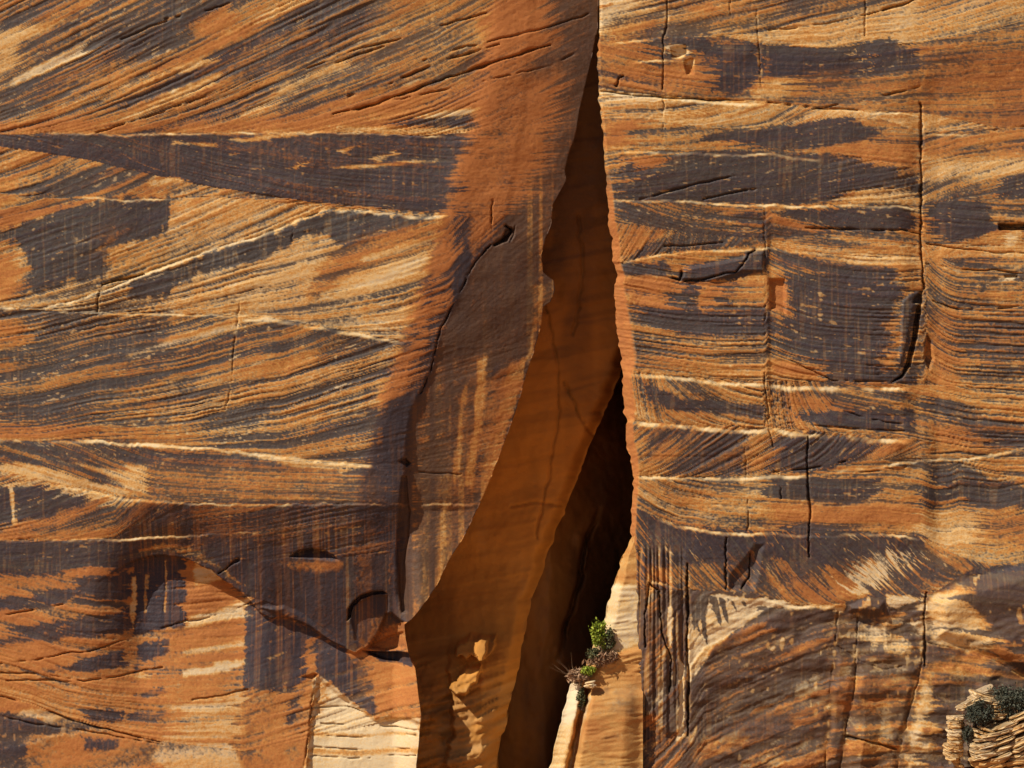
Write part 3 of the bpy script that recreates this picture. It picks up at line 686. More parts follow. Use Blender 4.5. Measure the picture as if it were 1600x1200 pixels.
        flu = SM(1072, 1062, U) * SM(846, 866, V) * SM(1180, 1140, V)
        Y = Y + flu * .22 * np.abs(N2(U / 5.5, V / 150, 48)); fv_ = N2(U / 3.4, V / 70, 49)
        varn = np.clip(varn - .55 * flu * SM(.25, .7, fv_), 0, 1); tone = tone + .2 * flu * SM(.3, .8, fv_)
        scu = SM(930, 975, V) * SM(1068, 1100, U)
        wav = FB(U / 70 + .4 * N2(U / 40, V / 40, 54), V / 34, 55, 3)
        Y = Y + scu * (.30 * wav + .06 * np.abs(FB(U / 26, V / 13, 56, 2))) + scu * .4 * np.abs(N2(U / 55 + V / 400, V / 300, 57)) * SM(1280, 1320, U)
        lt = .8 * SM(.30, .85, N2(phi / 2.4, U / 22, 58) + .45 * grit + .5 * N2(U / 60, V / 36, 59)) * scu
        lt = lt * SM(.96, .80, Vp)
        varn = np.clip(varn - .42 * lt, 0, 1); tone = tone + .20 * lt + .10 * scu * wav; red = red * (1 - .5 * lt) * (1 - .6 * scu)
        # joints that offset the laminae around u = 1195
        Y = Y + .14 * SM(0, 10, U - 1196) * SM(330, 390, V) * SM(670, 640, V)
    drk = z()
    for _, (st, wd, am), p in parse(HL_L if side == 'L' else HL_R, 3):
        m = (U > p[0, 0] - 10) & (U < p[-1, 0] + 10) & (V > p[:, 1].min() - 40) & (V < p[:, 1].max() + 40)
        u_ = U[m]; d = V[m] - np.interp(u_, p[:, 0], p[:, 1]) - 1.8 * N2(u_ / 22, u_ * 0 + 3, 22) - 1.2 * N2(u_ / 5, V[m] / 9, 23)
        tp = SM(p[0, 0] - 8, p[0, 0] + 22, u_) * SM(p[-1, 0] + 8, p[-1, 0] - 22, u_) if p[0, 0] > 0 else SM(p[-1, 0] + 8, p[-1, 0] - 22, u_)
        wid = wd * (1 + .5 * N2(u_ / 35, u_ * 0, 24)); drip = 2.5 * np.maximum(0, N2(u_ / 3.0, V[m] / 30, 25)) * wd / 3
        f = tp * SM(-1.5, 0, d) * SM(wid + drip + 2.0, wid * .5, d)
        f = f * np.clip(st * (.75 + .9 * N2(u_ / 14, V[m] / 14, 26) + .6 * N2(u_ / 70, u_ * 0, 19)), 0, 1)
        f = f * (.9 * st + (1 - .9 * st) * SM(-.45, .15, N2(u_ / 38 + st * 40, u_ * 0, 66)))
        varn[m] *= 1 - f; tone[m] += (.95 - tone[m]) * f; red[m] *= 1 - f; brn[m] *= 1 - f
        s_ = d / max(wd, 1.5)
        Y[m] += tp * am * .7 * np.clip(.8 + .9 * N2(u_ / 50, u_ * 0, 19), .1, 1.5) * np.where(s_ < 0, np.exp(s_ / 5), np.exp(-np.maximum(s_ - 1, 0) / 5) * (1 - 2 * SM(0, 1, s_))) * .8
    for _, (wd, dp, ed), p in parse(CK_L if side == 'L' else CK_R, 3):
        lo = p.min(0) - 14; hi = p.max(0) + 14
        m = (U > lo[0]) & (U < hi[0]) & (V > lo[1]) & (V < hi[1])
        if not m.any(): continue
        d = seg_d(U[m] + 1.3 * N2(U[m] / 14, V[m] / 12, 27) + 1.0 * N2(U[m] / 4, V[m] / 4, 28), V[m] + 1.2 * N2(U[m] / 14, V[m] / 12, 29), p, False)
        ww = wd * (.70 + .65 * N2(U[m] / 25, V[m] / 25, 30))
        gate = SM(-.55, .25, N2(U[m] / 34 + len(p), V[m] / 30, 46) + .5 * N2(U[m] / 9, V[m] / 9, 47)) if dp < .38 else 1.0
        Y[m] += gate * dp * 1.25 * np.exp(-(d / np.maximum(ww * .62, .8)) ** 2)
        if ed > 0:
            f = .8 * ed * SM(wd + 4.0, wd, d) * SM(-.05, .7, N2(U[m] / 8, V[m] / 10, 31))
            varn[m] *= 1 - f; tone[m] += (.92 - tone[m]) * f
    for _, hv, p in parse(HO_L if side == 'L' else HO_R, 2):
        dp, ed = hv[:2]; tilt = len(hv) > 2 and hv[2]
        lo = p.min(0) - ed - 8; hi = p.max(0) + ed + 8
        m = (U > lo[0]) & (U < hi[0]) & (V > lo[1]) & (V < hi[1])
        if not m.any(): continue
        Y[m] += dp * (np.clip((p[:, 1].max() - V[m]) / np.ptp(p[:, 1]), 0, 1) if tilt else 1.0) * SM(-1, ed, sdf(Uw[m] * .4 + U[m] * .6, Vw[m] * .4 + V[m] * .6, p))
    if side == 'L':
        tone = tone + .10 * low
    pig = np.stack([np.clip(tone, 0, 1), np.clip(varn, 0, 1), np.clip(red, 0, 1), np.clip(brn, 0, 1)], -1)
    return Y.astype(np.float32), pig.astype(np.float32), idx, run

# ---------------------------------------------------------------- materials
def nodes(name):
    m = bpy.data.materials.new(name); m.use_nodes = True
    t = m.node_tree; b = t.nodes['Principled BSDF']
    return m, t, b, t.nodes.new, t.links.new
def ramp(t, stops):
    r = t.nodes.new('ShaderNodeValToRGB'); el = r.color_ramp.elements
    while len(el) > 1: el.remove(el[-1])
    el[0].position = stops[0][0]; el[0].color = (*stops[0][1], 1)
    for p, c in stops[1:]:
        q = el.new(p); q.color = (*c, 1)
    return r
def mix(t, f, a_, b_, mode='MIX'):
    n = t.nodes.new('ShaderNodeMix'); n.data_type = 'RGBA'; n.blend_type = mode
    for s, x in ((n.inputs['Factor'], f), (n.inputs['A'], a_), (n.inputs['B'], b_)):
        if hasattr(x, 'is_output'): t.links.new(x, s)
        elif isinstance(x, tuple): s.default_value = (*x, 1)
        else: s.default_value = x
    return n.outputs['Result']
def math_(t, op, a_, b_=None, c_=None, clamp=False):
    n = t.nodes.new('ShaderNodeMath'); n.operation = op; n.use_clamp = clamp
    for i, x in enumerate((a_, b_, c_)):
        if x is None: continue
        if hasattr(x, 'is_output'): t.links.new(x, n.inputs[i])
        else: n.inputs[i].default_value = x
    return n.outputs[0]
def noise(t, co, sc, det=3, rough=.6, vec=(1, 1, 1)):
    mp = t.nodes.new('ShaderNodeMapping'); mp.inputs['Scale'].default_value = vec; t.links.new(co, mp.inputs[0])
    n = t.nodes.new('ShaderNodeTexNoise'); n.inputs['Scale'].default_value = sc; n.inputs['Detail'].default_value = det
    n.inputs['Roughness'].default_value = rough; t.links.new(mp.outputs[0], n.inputs['Vector']); return n.outputs['Fac']

def rock_material(name, stops, rust=(.40, .140, .038), dark=(.0150, .0205, .0330), brown=(.075, .042, .025), grain=1.5, bump=.5):
    m, t, b, N, K = nodes(name)
    at = N('ShaderNodeAttribute'); at.attribute_name = 'pigment'
    sp = N('ShaderNodeSeparateColor'); K(at.outputs['Color'], sp.inputs[0])
    co = N('ShaderNodeTexCoord').outputs['Object']
    n1 = noise(t, co, 9.0, 4, .7); n2 = noise(t, co, 3.0, 3, .6, (.5, 1, 1.6)); n3 = noise(t, co, 22.0, 2, .6)
    j = math_(t, 'MULTIPLY_ADD', math_(t, 'SUBTRACT', n1, .5), .5 * grain, math_(t, 'MULTIPLY', math_(t, 'SUBTRACT', n2, .5), .25 * grain))
    tone = math_(t, 'ADD', sp.outputs[0], j, clamp=True)
    r = ramp(t, stops); K(tone, r.inputs[0])
    base = mix(t, math_(t, 'MULTIPLY', sp.outputs[2], .85), r.outputs[0], rust)
    va = math_(t, 'MULTIPLY_ADD', j, .55, sp.outputs[1], clamp=True)
    vc = mix(t, at.outputs['Alpha'], dark, brown)
    vc = mix(t, math_(t, 'MULTIPLY', n3, .11), vc, mix(t, .5, base, vc))
    col = mix(t, math_(t, 'MULTIPLY', va, .96), base, vc)
    K(col, b.inputs['Base Color'])
    K(math_(t, 'MULTIPLY_ADD', va, -.30, .92), b.inputs['Roughness'])
    b.inputs['Specular IOR Level'].default_value = .28
    bu = N('ShaderNodeBump'); bu.inputs['Strength'].default_value = bump; bu.inputs['Distance'].default_value = .05
    K(math_(t, 'ADD', n1, math_(t, 'MULTIPLY', n3, .35)), bu.inputs['Height']); K(bu.outputs[0], b.inputs['Normal'])
    return m
SAND = [(0, (.13, .052, .022)), (.25, (.26, .095, .028)), (.42, (.39, .150, .036)), (.6, (.49, .235, .058)), (.78, (.60, .38, .15)), (1, (.60, .465, .275))]
M_rock = rock_material('desert_sandstone', SAND)
M_alc = rock_material('sheltered_sandstone', [(0, (.22, .08, .012)), (.5, (.54, .235, .036)), (1, (.62, .35, .12))], rust=(.52, .220, .042), dark=(.035, .02, .012), brown=(.075, .033, .013), grain=.9, bump=.45)
M_led = rock_material('ledge_sandstone', [(0, (.22, .08, .025)), (.3, (.40, .165, .040)), (.6, (.53, .29, .085)), (.8, (.62, .44, .21)), (1, (.66, .53, .34))])

# ---------------------------------------------------------------- grid meshes
def grid_mesh(name, X, Y, Z, pig, mat, fmask=None, flip=False, smooth=True):
    r, c = X.shape; ii = np.arange(r * c, dtype=np.int32).reshape(r, c)
    q = np.stack([ii[:-1, :-1], ii[1:, :-1], ii[1:, 1:], ii[:-1, 1:]], -1)
    q = q[fmask] if fmask is not None else q.reshape(-1, 4)
    if flip: q = q[:, ::-1]
    used = np.unique(q); remap = np.zeros(r * c, np.int32); remap[used] = np.arange(len(used), dtype=np.int32)
    q = remap[q]
    co = np.stack([X.ravel()[used], Y.ravel()[used], Z.ravel()[used]], -1).astype(np.float32)
    me = bpy.data.meshes.new(name); me.vertices.add(len(co)); me.vertices.foreach_set('co', co.ravel())
    n = len(q); me.loops.add(n * 4); me.loops.foreach_set('vertex_index', q.ravel().astype(np.int32))
    me.polygons.add(n); me.polygons.foreach_set('loop_start', np.arange(0, n * 4, 4, dtype=np.int32))
    me.polygons.foreach_set('use_smooth', np.full(n, smooth))
    at = me.attributes.new('pigment', 'FLOAT_COLOR', 'POINT')
    at.data.foreach_set('color', pig.reshape(-1, 4)[used].astype(np.float32).ravel())
    me.update(calc_edges=True); me.materials.append(mat)
    return me
def part(name, me, parent):
    o = bpy.data.objects.new(name, me); COL.objects.link(o)
    if parent is not None: o.parent = parent
    return o
def thing(name, label, cat, loc=(0, 0, 0), group=None):
    o = bpy.data.objects.new(name, None); COL.objects.link(o); o.location = loc; o['label'] = label; o['category'] = cat
    if group: o['group'] = group
    return o
def out_from(edge, far, d0):
    s = [edge]; d = d0
    while abs(s[-1] - edge) < abs(far - edge):
        s.append(s[-1] + math.copysign(d, far - edge)); d *= 1.28
    return s[1:]
STEP = 1.45
rows = np.array(sorted(out_from(-30, -700, 3)) + list(np.arange(-30, 1231, STEP)) + out_from(1230, 1860, 3), np.float32)

# left slab
nL = 590
fr = np.linspace(0, 1, nL)
e_l = EL(rows)[:, None]
cols = np.concatenate([np.array(sorted(out_from(-30, -1100, 3)))[None, :].repeat(len(rows), 0), -30 + (e_l + 30) * fr[None, :]], 1)
U = cols.astype(np.float32); V = rows[:, None].repeat(U.shape[1], 1).astype(np.float32)
U2 = U.copy(); edge_n = .35 * N2(rows / 9, rows * 0 + 2, 3) + 2 * N2(rows / 40, rows * 0, 4)
U2[:, -6:] += (edge_n[:, None] * np.linspace(0, 1, 6)[None, :] * ((rows > 50) & (rows < 1250))[:, None])
Yl, pigL, idL, _ = face_fields(U2, V, 'L')
k = np.linspace(.02, 1, 14) ** 1.5                         # the side of the slab runs back into the cleft
ye = Yl[:, -1:]
Ur = U2[:, -1:] - 22 * k[None, :]; Yr = ye + (20 - ye) * k[None, :] + .15 * N2(V[:, :14] / 12, k[None, :] * 9, 6)
pr = pigL[:, -1:, :].repeat(14, 1); pr[..., 1] *= .6
XL = np.concatenate([U2, Ur], 1); YL = np.concatenate([Yl, Yr], 1); VL = np.concatenate([V, V[:, :14]], 1)
PL = np.concatenate([pigL, pr], 1); IL = np.concatenate([idL, np.full((len(rows), 14), 99)], 1)
X, Z = (XL - 800) * PX, ZC + (600 - VL) * PX
sheet = np.concatenate([(U2 > CRK(V)) & (V < 975), np.zeros((len(rows), 14), bool)], 1)
slab = thing('cliff_slab', 'sandstone cliff with slanting black and golden stripes left of the dark triangular cleft', 'cliff', (-14, 0, 0))
BED_L = {0: 'rock_bed', 4: 'rock_bed'}
cell = lambda A: A[:-1, :-1]
for b in list(range(len(LB))):
    f = (cell(IL) == b) & ~cell(sheet)
    if f.any():
        o = part('rock_bed', grid_mesh('rock_bed', X, YL, Z, PL, M_rock, f), slab); o.matrix_parent_inverse = slab.matrix_world.inverted(); o.location = (14, 0, 0)
o = part('side_face', grid_mesh('side_face', X, YL, Z, PL, M_rock, cell(IL) == 99), slab); o.location = (14, 0, 0)
o = part('flake_sheet', grid_mesh('flake_sheet', X, YL, Z, PL, M_rock, cell(sheet)), slab); o.location = (14, 0, 0)
o['label'] = 'dull brown sheet of rock beside the cleft, right of the slanting crack'

# right slab
nR = 450
e_r = ER(rows)[:, None]
colsR = np.concatenate([e_r + (1630 - e_r) * np.linspace(0, 1, nR)[None, :] ** 1.06, np.array(out_from(1630, 2700, 3))[None, :].repeat(len(rows), 0)], 1)
U = colsR.astype(np.float32); V = rows[:, None].repeat(U.shape[1], 1).astype(np.float32)
en = (1.8 * N2(rows / 7, rows * 0 + 5, 8) + 2 * N2(rows / 25, rows * 0, 9)) * ((rows > 50) & (rows < 1250))
U[:, :6] += en[:, None] * np.linspace(1, 0, 6)[None, :]
Yf, pigR, idR, _ = face_fields(U, V, 'R')
k = np.linspace(1, .02, 14) ** 1.5; ye = Yf[:, :1]
Us = U[:, :1] + 24 * k[None, :]; Ys = ye + (22 - ye) * k[None, :]
ps = pigR[:, :1, :].repeat(14, 1)
XR = np.concatenate([Us, U], 1); YR = np.concatenate([Ys, Yf], 1); VR = np.concatenate([V[:, :14], V], 1)
PR = np.concatenate([ps, pigR], 1); IR = np.concatenate([np.full((len(rows), 14), 99), idR], 1)
XW, ZW = (XR - 800) * PX, ZC + (600 - VR) * PX
butt = thing('cliff_buttress', 'sandstone cliff with level dark bands and upright joints right of the dark triangular cleft', 'cliff', (18, 0, 0))
for b in range(len(RB)):
    f = cell(IR) == b
    if f.any():
        o = part('rock_bed', grid_mesh('rock_bed', XW, YR, ZW, PR, M_rock, f), butt); o.location = (-18, 0, 0)
o = part('side_face', grid_mesh('side_face', XW, YR, ZW, PR, M_rock, cell(IR) == 99), butt); o.location = (-18, 0, 0)

# ---------------------------------------------------------------- the cleft: sheltered back wall and the chimney behind it
EB = fv('1005,-700 1000,500 976,588 958,630 936,682 916,732 899,772 880,822 862,870 845,920 826,975 818,1010 812,1050 800,1100 788,1150 776,1200 770,1300 760,2000')
vr = np.array(sorted(out_from(-30, -500, 4)) + list(np.arange(-30, 1231, 2.4)) + out_from(1230, 1860, 4), np.float32)
eb = (EB(vr) + 2.5 * N2(vr / 22, vr * 0, 5) + 1.2 * N2(vr / 7, vr * 0, 6))[:, None].astype(np.float32)
U = (560 + (eb - 560) * np.linspace(0, 1, 190)[None, :]).astype(np.float32); V = vr[:, None].repeat(190, 1)
def alcove_y(U, V):
    AK = [-700, 40, 300, 500, 760, 930, 985, 1020, 1060, 1110, 1200, 1900]; AV = [1.6, 2.0, 4.6, 6.6, 9.2, 9.0, 7.6, 5.6, 3.7, 2.5, 2.0, 2.0]
    y = sum(np.interp(V + o_, AK, AV) for o_ in (-36, -18, 0, 18, 36)).astype(np.float32) / 5
    y = y + .35 * FB(U / 110, V / 160, 2, 3) + .05 * FB(U / 30, V / 14, 3, 2) + .10 * SM(-.1, .15, N2((V + .18 * U) / 26, U / 160, 8)) + .10 * FB(U / 24, V / 40, 9, 2)
    low = SM(1000, 1090, V)
    y = y + low * np.maximum(0, (U - 752) * PX) * .75                       # foot turns away to the right
    lam = (V + .25 * U + 6 * N2(U / 60, V / 60, 7)) / 7
    y = y + low * (.22 * SM(-.1, .15, N2(lam, U / 60, 5)) + .10 * N2(lam * 2.2, U / 30, 6) + .10 * FB(U / 9, V / 8, 12, 2))
    y = y + low * (1.1 * SM(706 , 698, U + 7 * N2(V / 16, V * 0, 3) + 4 * N2(V / 6, V * 0, 5)))
    return y
Ya = alcove_y(U, V)
Ya = Ya + 1.3 * SM(30, 0, eb - U + 3 * N2(V / 14, V * 0, 7)) ** 2
for s in ('885,596 905,640 920,668 936,690', '852,470 872,560 876,640 858,760 840,850', '800,800 838,792 880,798', '905,330 915,420 900,520'):
    Ya += .22 * np.exp(-(seg_d(U + 3 * N2(U / 14, V / 14, 3), V, P(s), False) / 1.8) ** 2)
Ya += .05 * FB(U / 9, V / 7, 11, 3)
for dp, ed, s in ((-2.6, 2.5, '706,1030 712,1018 726,1012 735,1004 762,1006 752,1036 716,1032'), (-2.2, 2.5, '740,1006 776,1005 770,1030 756,1040 742,1034'),
                  (-1.4, 2.5, '715,1062 728,1048 748,1050 744,1072 728,1092 700,1086 708,1078')):
    Ya += dp * SM(-2, ed, sdf(U + 5 * N2(U / 12, V / 12, 8) + 2 * N2(U / 4, V / 4, 9), V + 3 * N2(U / 8, V / 8, 6), P(s)))
Tn = .46 + .16 * FB(U / 90, V / 60, 9, 3) + .07 * N2(U / 9, V / 140, 10) + .10 * SM(3, 0, np.abs(V - 790 - 10 * N2(U / 50, U * 0, 2))) * SM(.0, .6, N2(U / 40, V / 20, 3))
lowb = SM(1040, 1110, V + 10 * N2(U / 20, V / 20, 1))
Tn = Tn + lowb * (.14 + .3 * N2((V + .25 * U) / 8, U / 50, 11))
va = .08 + .22 * lowb + .14 * SM(-.2, .5, N2((V + .2 * U) / 9, U / 120, 14)) + .30 * SM(.0, .6, FB(U / 70, V / 150, 12, 3)) + .95 * SM(760, 160, V)  # patchy varnish, plus the dim light of the narrow top painted in
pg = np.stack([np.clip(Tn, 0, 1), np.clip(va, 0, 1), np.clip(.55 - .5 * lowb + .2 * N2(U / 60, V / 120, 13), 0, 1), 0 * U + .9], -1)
k = np.linspace(.03, 1, 12); ye = Ya[:, -1:]
U_ = np.concatenate([U, U[:, -1:] + 3 * k[None, :]], 1); Y_ = np.concatenate([Ya, ye + 8 * k[None, :]], 1); V_ = np.concatenate([V, V[:, :12]], 1)
pg = np.concatenate([pg, pg[:, -1:].repeat(12, 1)], 1)
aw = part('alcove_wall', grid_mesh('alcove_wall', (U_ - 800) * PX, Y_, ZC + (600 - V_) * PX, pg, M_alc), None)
aw['kind'] = 'structure'; aw['label'] = 'smooth shaded orange rock wall at the back of the triangular cleft'
cu = np.arange(740, 1080, 2.6, dtype=np.float32)
U, V = np.meshgrid(cu, vr)
seam = np.interp(V, [500, 760, 830, 850, 900, 950, 1000, 1100, 1250], [960, 950, 938, 925, 918, 905, 890, 868, 838])
Yc = 12.3 + .5 * FB(U / 60, V / 120, 4, 3) + (U - 900) * PX * 1.0 + (2.4 * np.exp(-((U - seam - 4 * N2(V / 25, V * 0, 3)) / 4) ** 2) + 1.4 * SM(0, 8, U - seam)) * SM(800, 860, V) * SM(1060, 1000, V)
Yc = np.maximum(Yc, 10.6 + .3 * FB(U / 40, V / 60, 4, 2)) + .16 * FB(U / 14, V / 22, 5, 3)
pg = np.stack([.32 + .12 * FB(U / 40, V / 60, 2, 2), .78 + .25 * FB(U / 25, V / 70, 3, 3) + .25 * SM(-30, 20, U - seam), .3 + 0 * U, .8 + 0 * U], -1)  # dark rock with the cleft's deep shade painted in, more past the seam
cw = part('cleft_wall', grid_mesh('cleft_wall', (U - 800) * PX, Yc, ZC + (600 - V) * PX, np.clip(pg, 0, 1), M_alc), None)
cw['kind'] = 'structure'; cw['label'] = 'dark brown wall deep inside the cleft behind the pale ledge'

# ---------------------------------------------------------------- pale ledge at the foot of the buttress
LE = fv('992,828 988,836 984,850 975,868 968,888 966,902 962,914 957,922 952,940 948,965 938,982 930,1000 926,1022 916,1044 900,1060 892,1070 889,1084 882,1110 874,1140 866,1170 858,1200 840,1280 780,1500 700,1860')
LR = fv('996,828 999,850 1001,1064 996,1078 990,1096 986,1130 984,1150 986,1175 988,1200 1000,1860')
LR = fv('998,828 1000,850 1002,1064 1001,1100 1002,1860')
lv = np.array(list(np.arange(829, 1231, 1.6)) + out_from(1230, 1860, 3), np.float32)
le = LE(lv)[:, None]; lr = LR(lv)[:, None] + 3
n = 84
en = 2.2 * N2(lv / 8, lv * 0 + 1, 5) + 2.0 * N2(lv / 22, lv * 0, 6)
U = (le + en[:, None] * (1 - np.linspace(0, 1, n)[None, :]) ** 4 + (lr - le) * np.linspace(0, 1, n)[None, :]).astype(np.float32); V = lv[:, None].repeat(n, 1)
t = (U - le) / np.maximum(lr - le, 3)
lam = (V + .10 * (U - 900) + 3 * N2(U / 30, V / 30, 3)) / 6.5
Yd = .25 + .05 * FB(U / 20, V / 20, 1, 3) + .05 * np.abs(N2(lam, U / 60, 2)) + .03 * N2(lam * 2, U / 25, 3)
Yd = Yd + .9 * (1 - SM(0, .35, t)) ** 1.6 - .55 * SM(1060, 1120, V) * (1 - SM(.75, 1.0, t))
crev = seg_d(U + 2 * N2(U / 8, V / 8, 4), V, P('918,1070 914,1095 908,1120 902,1150 896,1180 890,1215'), False)
Yd = Yd + 1.4 * np.exp(-(crev / 5.5) ** 2) * SM(1060, 1085, V) * SM(1290, 1220, V)
Yd = Yd - .35 * SM(2, 8, U - (918 - (V - 1070) * .2)) * SM(1075, 1090, V)
shelf = SM(1018, 1026, V + .2 * (U - 960)); Yd = Yd - .28 * shelf
strat = SM(1022, 1030, V) * SM(1062, 1050, V) * SM(950, 965, U)
Yd = Yd + strat * .22 * np.abs(N2((V + .3 * U) / 7, U / 35, 7))
cream = SM(1022, 1012, V + .2 * (U - 960) + 4 * N2(U / 14, V / 10, 5)) * SM(905, 918, V + 3 * N2(U / 8, V / 8, 6))
tone = .48 + .36 * cream + .14 * N2(lam * .5, U / 70, 8) + .12 * FB(U / 30, V / 30, 9, 3)
pil = SM(5, -3, U - (908 - (V - 1070) * .22)) * SM(1062, 1075, V)
tone = tone + pil * (.55 * SM(1165, 1105, V) + .22)
tone = tone + .35 * SM(4, 0, np.abs(U - (924 - (V - 1080) * .28))) * SM(1075, 1090, V)
red = .08 - .5 * cream - .5 * pil + .3 * N2(U / 40, V / 25, 10)
vn = .08 + .5 * SM(.3, .8, FB(U / 26, V / 18, 11, 3)) * (1 - cream)
dk = sdf(U + 5 * N2(U / 15, V / 10, 1), V, P('962,1078 995,1066 996,1120 970,1112 950,1108'))
vn = vn + .6 * SM(-6, 8, dk) * (.6 + .5 * FB(U / 9, V / 6, 13, 2)) + .45 * SM(0, 6, sdf(U, V, P('940,1148 968,1142 970,1152 945,1156')))
pg = np.stack([np.clip(tone, 0, 1), np.clip(vn, 0, 1), np.clip(red, 0, 1), 0 * U + .8], -1)
k = np.linspace(1, .03, 14); ye = Yd[:, :1]
U_ = np.concatenate([U[:, :1] + 26 * k[None, :] ** 1.3, U], 1); Y_ = np.concatenate([ye + 12 * k[None, :] ** 1.4, Yd], 1); V_ = np.concatenate([V[:, :14], V], 1)
pg = np.concatenate([pg[:, :1].repeat(14, 1), pg], 1)
ledge = thing('rock_ledge', 'pale cream over orange sandstone ledge with shrubs in the foot of the cleft', 'rock ledge', (5.2, 0, 0))
X_, Z_ = (U_ - 800) * PX, ZC + (600 - V_) * PX
cv = cell(V_); cuu = cell(U_)
low_f = (cv + .2 * (cuu - 960)) > 1022
rib_f = (cv > 1066) & (cuu < 912 - (cv - 1070) * .22)
for nm, f, lb in (('upper_block', ~low_f, 'cream upper block of the ledge'), ('lower_block', low_f & ~rib_f, 'orange lower block of the ledge'), ('outer_rib', rib_f, 'bleached white rib along the outer edge')):
    o = part(nm, grid_mesh(nm, X_, Y_, Z_, pg, M_led, f), ledge); o.location = (-5.2, 0, 0); o['label'] = lb

# ---------------------------------------------------------------- loose rocks and outcrop
def boulder(name, size, seed, mat, tone, strata=0.0, dip=0.0, seg=(40, 64), sq=3.0):
    """a closed lump with flat-lying laminae weathered into little shelves"""
    th = np.linspace(-math.pi / 2, math.pi / 2, seg[0])[:, None]; ph = np.linspace(0, 2 * math.pi, seg[1])[None, :]
    sg = lambda c: np.sign(c) * np.abs(c) ** (2 / sq)
    x = sg(np.cos(th)) * sg(np.cos(ph)); y = sg(np.cos(th)) * sg(np.sin(ph)); z = sg(np.sin(th)) * np.ones_like(ph)
    X = x * size[0]; Yq = y * size[1]; Zq = z * size[2]
    r = 1 + .16 * FB(x * 1.7 + seed, z * 1.7 + y * 1.3, seed % 9, 3)
    h = Zq + math.tan(dip) * X + .12 * size[2] * N2(x * 1.5 + seed, y * 1.5, 3)
    if strata:
        s = h / strata; s = s + .45 * N2(s * .8 + seed, x * .6, 4) + .25 * N2(x * 3 + seed, y * 3, 2); f = s - np.floor(s)
        r = r + (.8 * strata / min(size[0], size[1])) * (SM(0, .25, f) * SM(1, .8, f) * (1 + 1.1 * N2(np.floor(s) * 3.1 + seed, x * 2.6 + y, 5)) - .5) + .13 * FB(x * 5 + seed, z * 6 + y * 4, 3, 3) - .05 * SM(.25, .0, np.abs(N2(x * 2.3 + seed, y * 2 + z * .5, 9)))
    X, Yq = X * r, Yq * r
    f2 = h / max(strata, .1) * .37
    tn = tone + .12 * N2(f2 + seed, x * 1.2, 6) + .1 * FB(x * 4, z * 4, 7, 2)
    pg = np.stack([np.clip(tn, 0, 1), np.clip(.05 + .25 * SM(.35, .8, FB(x * 2 + seed, z * 3, 8, 2)) + (.45 * SM(.2, .0, f) if strata else 0), 0, 1) * np.ones_like(tn), .1 + 0 * tn, .7 + 0 * tn], -1)
    return grid_mesh(name, X, Yq, Zq, pg, mat, flip=True)
def place(o, u, v, y):
    o.location = W(u, v, y)
st = thing('loose_stone', 'small pale flat stone resting on the ledge below the green shrubs', 'stone', W(921, 1070, -.55))
part('slab', boulder('slab', (.30, .26, .16), 3, M_led, .86, .1), st)
o = part('slab', boulder('slab', (.34, .26, .07), 5, M_led, .8, 0), st); o.location = (.03, 0, .2); o.rotation_euler = (0, -.2, 0)
oc = thing('rock_outcrop', 'cream thin layered sandstone outcrop among dark shrubs', 'rock outcrop', W(1540, 1190, -2))
def flag(seed, rx, ry, h, tone):
    R = np.random.RandomState(seed); n = 26; an = np.linspace(0, 2 * np.pi, n + 1)[None, :]
    k = np.r_[R.uniform(.80, 1.08, n)]; k = .5 * k + .25 * np.roll(k, 1) + .25 * np.roll(k, -1); k = np.r_[k, k[:1]][None, :]
    sg = lambda c: np.sign(c) * np.abs(c) ** .66
    zz = np.array([-.5, -.5, -.38, -.1, .2, .42, .5, .5])[:, None]; rr = np.array([.02, .86, .95, 1.0, .985, 1.0, .93, .02])[:, None]
    jit = 1 + .035 * R.normal(size=(8, n + 1)); jit[:, -1] = jit[:, 0]
    X = rx * k * rr * jit * sg(np.cos(an)); Yq = ry * k * rr * jit * sg(np.sin(an)); Z = h * zz + .12 * h * N2(X * 3 + seed, Yq * 3, 2)
    pg = np.stack([np.clip(tone + .10 * R.normal(size=X.shape), 0, 1), np.clip(.06 + .5 * (np.abs(zz) > .4) + .15 * R.normal(size=X.shape), 0, .7), .1 + 0 * X, .8 + 0 * X], -1)
    return grid_mesh('slab', X, Yq, Z, pg, M_led, flip=True, smooth=False)
b0 = W(1540, 1190, -2); rnd = random.Random(5)
def lay(u0, v0, u1, v1, y, n, rx, ry, h, dip, tone, seed, bow=0.0):
    for i in range(n):
        f = i / max(n - 1, 1); r_ = 1 + bow * math.sin(f * math.pi)
        o = part('slab', flag(seed + i, rx * r_ * rnd.uniform(.88, 1.1), ry * rnd.uniform(.9, 1.08), h * rnd.uniform(.8, 1.35), tone + rnd.uniform(-.10, .10)), oc)
        w0 = W(u0 + (u1 - u0) * f + rnd.uniform(-1.5, 1.5), v0 + (v1 - v0) * f, y + rnd.uniform(-.12, .12)); o.location = tuple(w0[q] - b0[q] for q in range(3))
        o.rotation_euler = (rnd.uniform(-.06, .06), -dip + rnd.uniform(-.06, .06), rnd.uniform(-.3, .3))
lay(1489, 1118, 1485, 1180, -1.5, 11, .50, .8, .24, .04, .80, 100, .16)
lay(1490, 1184, 1497, 1206, -1.4, 4, .36, .6, .24, -.2, .62, 130)
lay(1508, 1098, 1530, 1078, -1.5, 5, .75, .9, .20, .42, .84, 150)
lay(1530, 1082, 1546, 1096, -1.5, 5, .85, .9, .20, -.25, .82, 160)
lay(1552, 1092, 1556, 1116, -1.7, 5, .52, .9, .20, .25, .80, 170)
lay(1534, 1134, 1530, 1146, -2.4, 3, .75, .9, .18, -.3, .80, 180)
lay(1536, 1140, 1526, 1176, -2.35, 7, .85, 1.2, .20, .22, .78, 190, .1)
